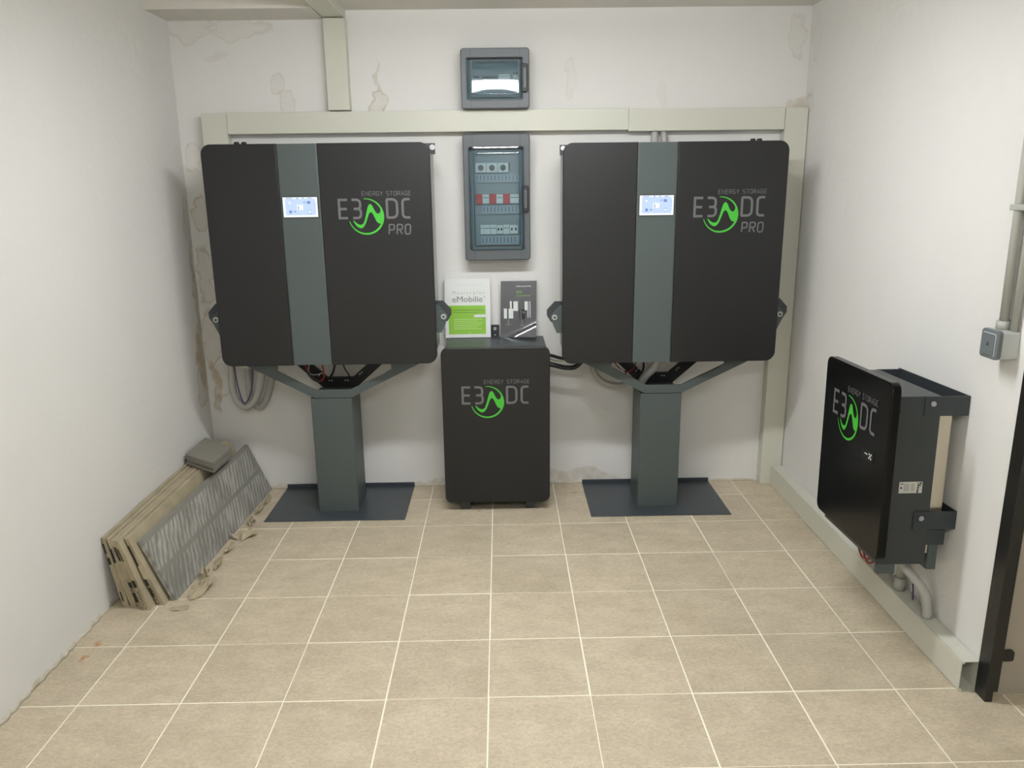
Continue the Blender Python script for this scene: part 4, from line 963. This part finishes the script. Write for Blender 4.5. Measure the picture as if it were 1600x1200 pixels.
# printed smudges on the top edges are carried by the wrapping colour
GT = 'bare grey tiles leaning in front of the packs'
for n_, (a, b_, c, d, yn, lab) in enumerate([(-1.292,-1.2835,-1.3985,-1.391,-1.217, 'bare grey floor tile just behind the foremost one'), (-1.2815,-1.2725,-1.390,-1.382,-1.212, 'foremost long bare grey tile showing its ribbed underside')]):
    o = leaning_box('x', a, b_, c, d, .262, yn, -.022, .045, lab, None, None).build('leaning_tile', M_slab)
    tag(o, lab, 'tile', GT)
# small loose tiles on top
GL = 'small grey tiles stacked on the packs'
labs = ['lowest small grey tile lying on the tile packs', 'second small grey tile from the bottom of the little stack', 'third small grey tile from the bottom of the little stack', 'topmost small grey tile on the little stack']
for k in range(4):
    m = MB(); z = .303+k*.0135; dx_ = .004*(k % 2)-.003*(k == 3); dy_ = .003*((k+1) % 3)
    base = [(-1.512, -.430), (-1.325, -.565), (-1.315, -.330), (-1.512, -.165)]
    P = [(x+dx_+(.004 if x < -1.5 else 0), y+dy_, z) for x, y in base]; Q_ = [(x, y, z+.0112) for x, y, _ in P]
    m.hexa(P+Q_); o = m.build('small_tile', M_mortar, bevel=.001); tag(o, labs[k], 'tile', GL)
# torn cardboard scraps along the foot of the foremost tile
GC = 'torn cardboard scraps'
def scrap(cx_, cy_, sx, sy, ang, seed, label, lift=.012):
    rr = random.Random(seed); m = MB(); n = 13; v = []
    ring = []
    for k in range(n):
        a = 2*PI*k/n; q = rr.uniform(.55, 1.15); ring.append((math.cos(a)*sx*q, math.sin(a)*sy*q, rr.uniform(.0015, lift)))
    c_, s_ = math.cos(ang), math.sin(ang)
    R_ = lambda p: (cx_+p[0]*c_-p[1]*s_, cy_+p[0]*s_+p[1]*c_, p[2])
    v = [R_((0, 0, lift*.6))]+[R_((p[0]*.5, p[1]*.5, rr.uniform(.002, lift))) for p in ring]+[R_(p) for p in ring]
    f = [(0, 1+i, 1+(i+1) % n) for i in range(n)]+[(1+i, 1+n+i, 1+n+(i+1) % n, 1+(i+1) % n) for i in range(n)]
    nv = len(v); v += [(x, y, max(.0006, z-.0014)) for x, y, z in v]; f += [tuple(nv+i for i in reversed(q)) for q in list(f)]
    f += [(1+n+i, nv+1+n+i, nv+1+n+(i+1) % n, 1+n+(i+1) % n) for i in range(n)]
    m.add(v, f); return tag(m.build('cardboard_scrap', M_card), label, 'cardboard', GC)
scrap(-1.232, -1.275, .042, .024, .35, 3, 'flat cardboard scrap in front of the near end of the grey tiles', .006)
scrap(-1.205, -1.135, .042, .085, -.25, 5, 'largest crumpled cardboard scrap near the front foot of the grey tile', .035)
scrap(-1.225, -1.035, .022, .045, .5, 6, 'upright torn cardboard flap a little behind the largest scrap', .055)
scrap(-1.212, -.915, .026, .07, .1, 8, 'thin torn cardboard strip before the middle of the grey tile', .022)
scrap(-1.215, -.76, .020, .07, .05, 9, 'narrow cardboard strip at the middle of the grey tile', .024)
scrap(-1.185, -.625, .050, .065, -.5, 11, 'wide ragged cardboard scrap pushed out past the middle of the grey tile', .032)
scrap(-1.205, -.47, .024, .06, .1, 12, 'small folded cardboard scrap behind the wide ragged one', .026)
scrap(-1.205, -.33, .020, .055, -.05, 14, 'second last cardboard scrap towards the back wall', .024)
scrap(-1.205, -.20, .016, .06, 0, 15, 'rearmost cardboard scrap near the left base plate', .02)

# marks too small to pick apart singly in the photograph stay joined as one part
for o in bpy.data.objects:
    if o.type == 'MESH' and o.parent is not None and o.name.split('.')[0] in ('seam', 'display_marks', 'display_icon_blue', 'display_icon_white', 'strip_marks', 'cover_lines', 'label_symbols', 'label_lines', 'status_icons', 'print_marks', 'rocker_mark', 'white_tag', 'product_picture'):
        o['kind'] = 'stuff'
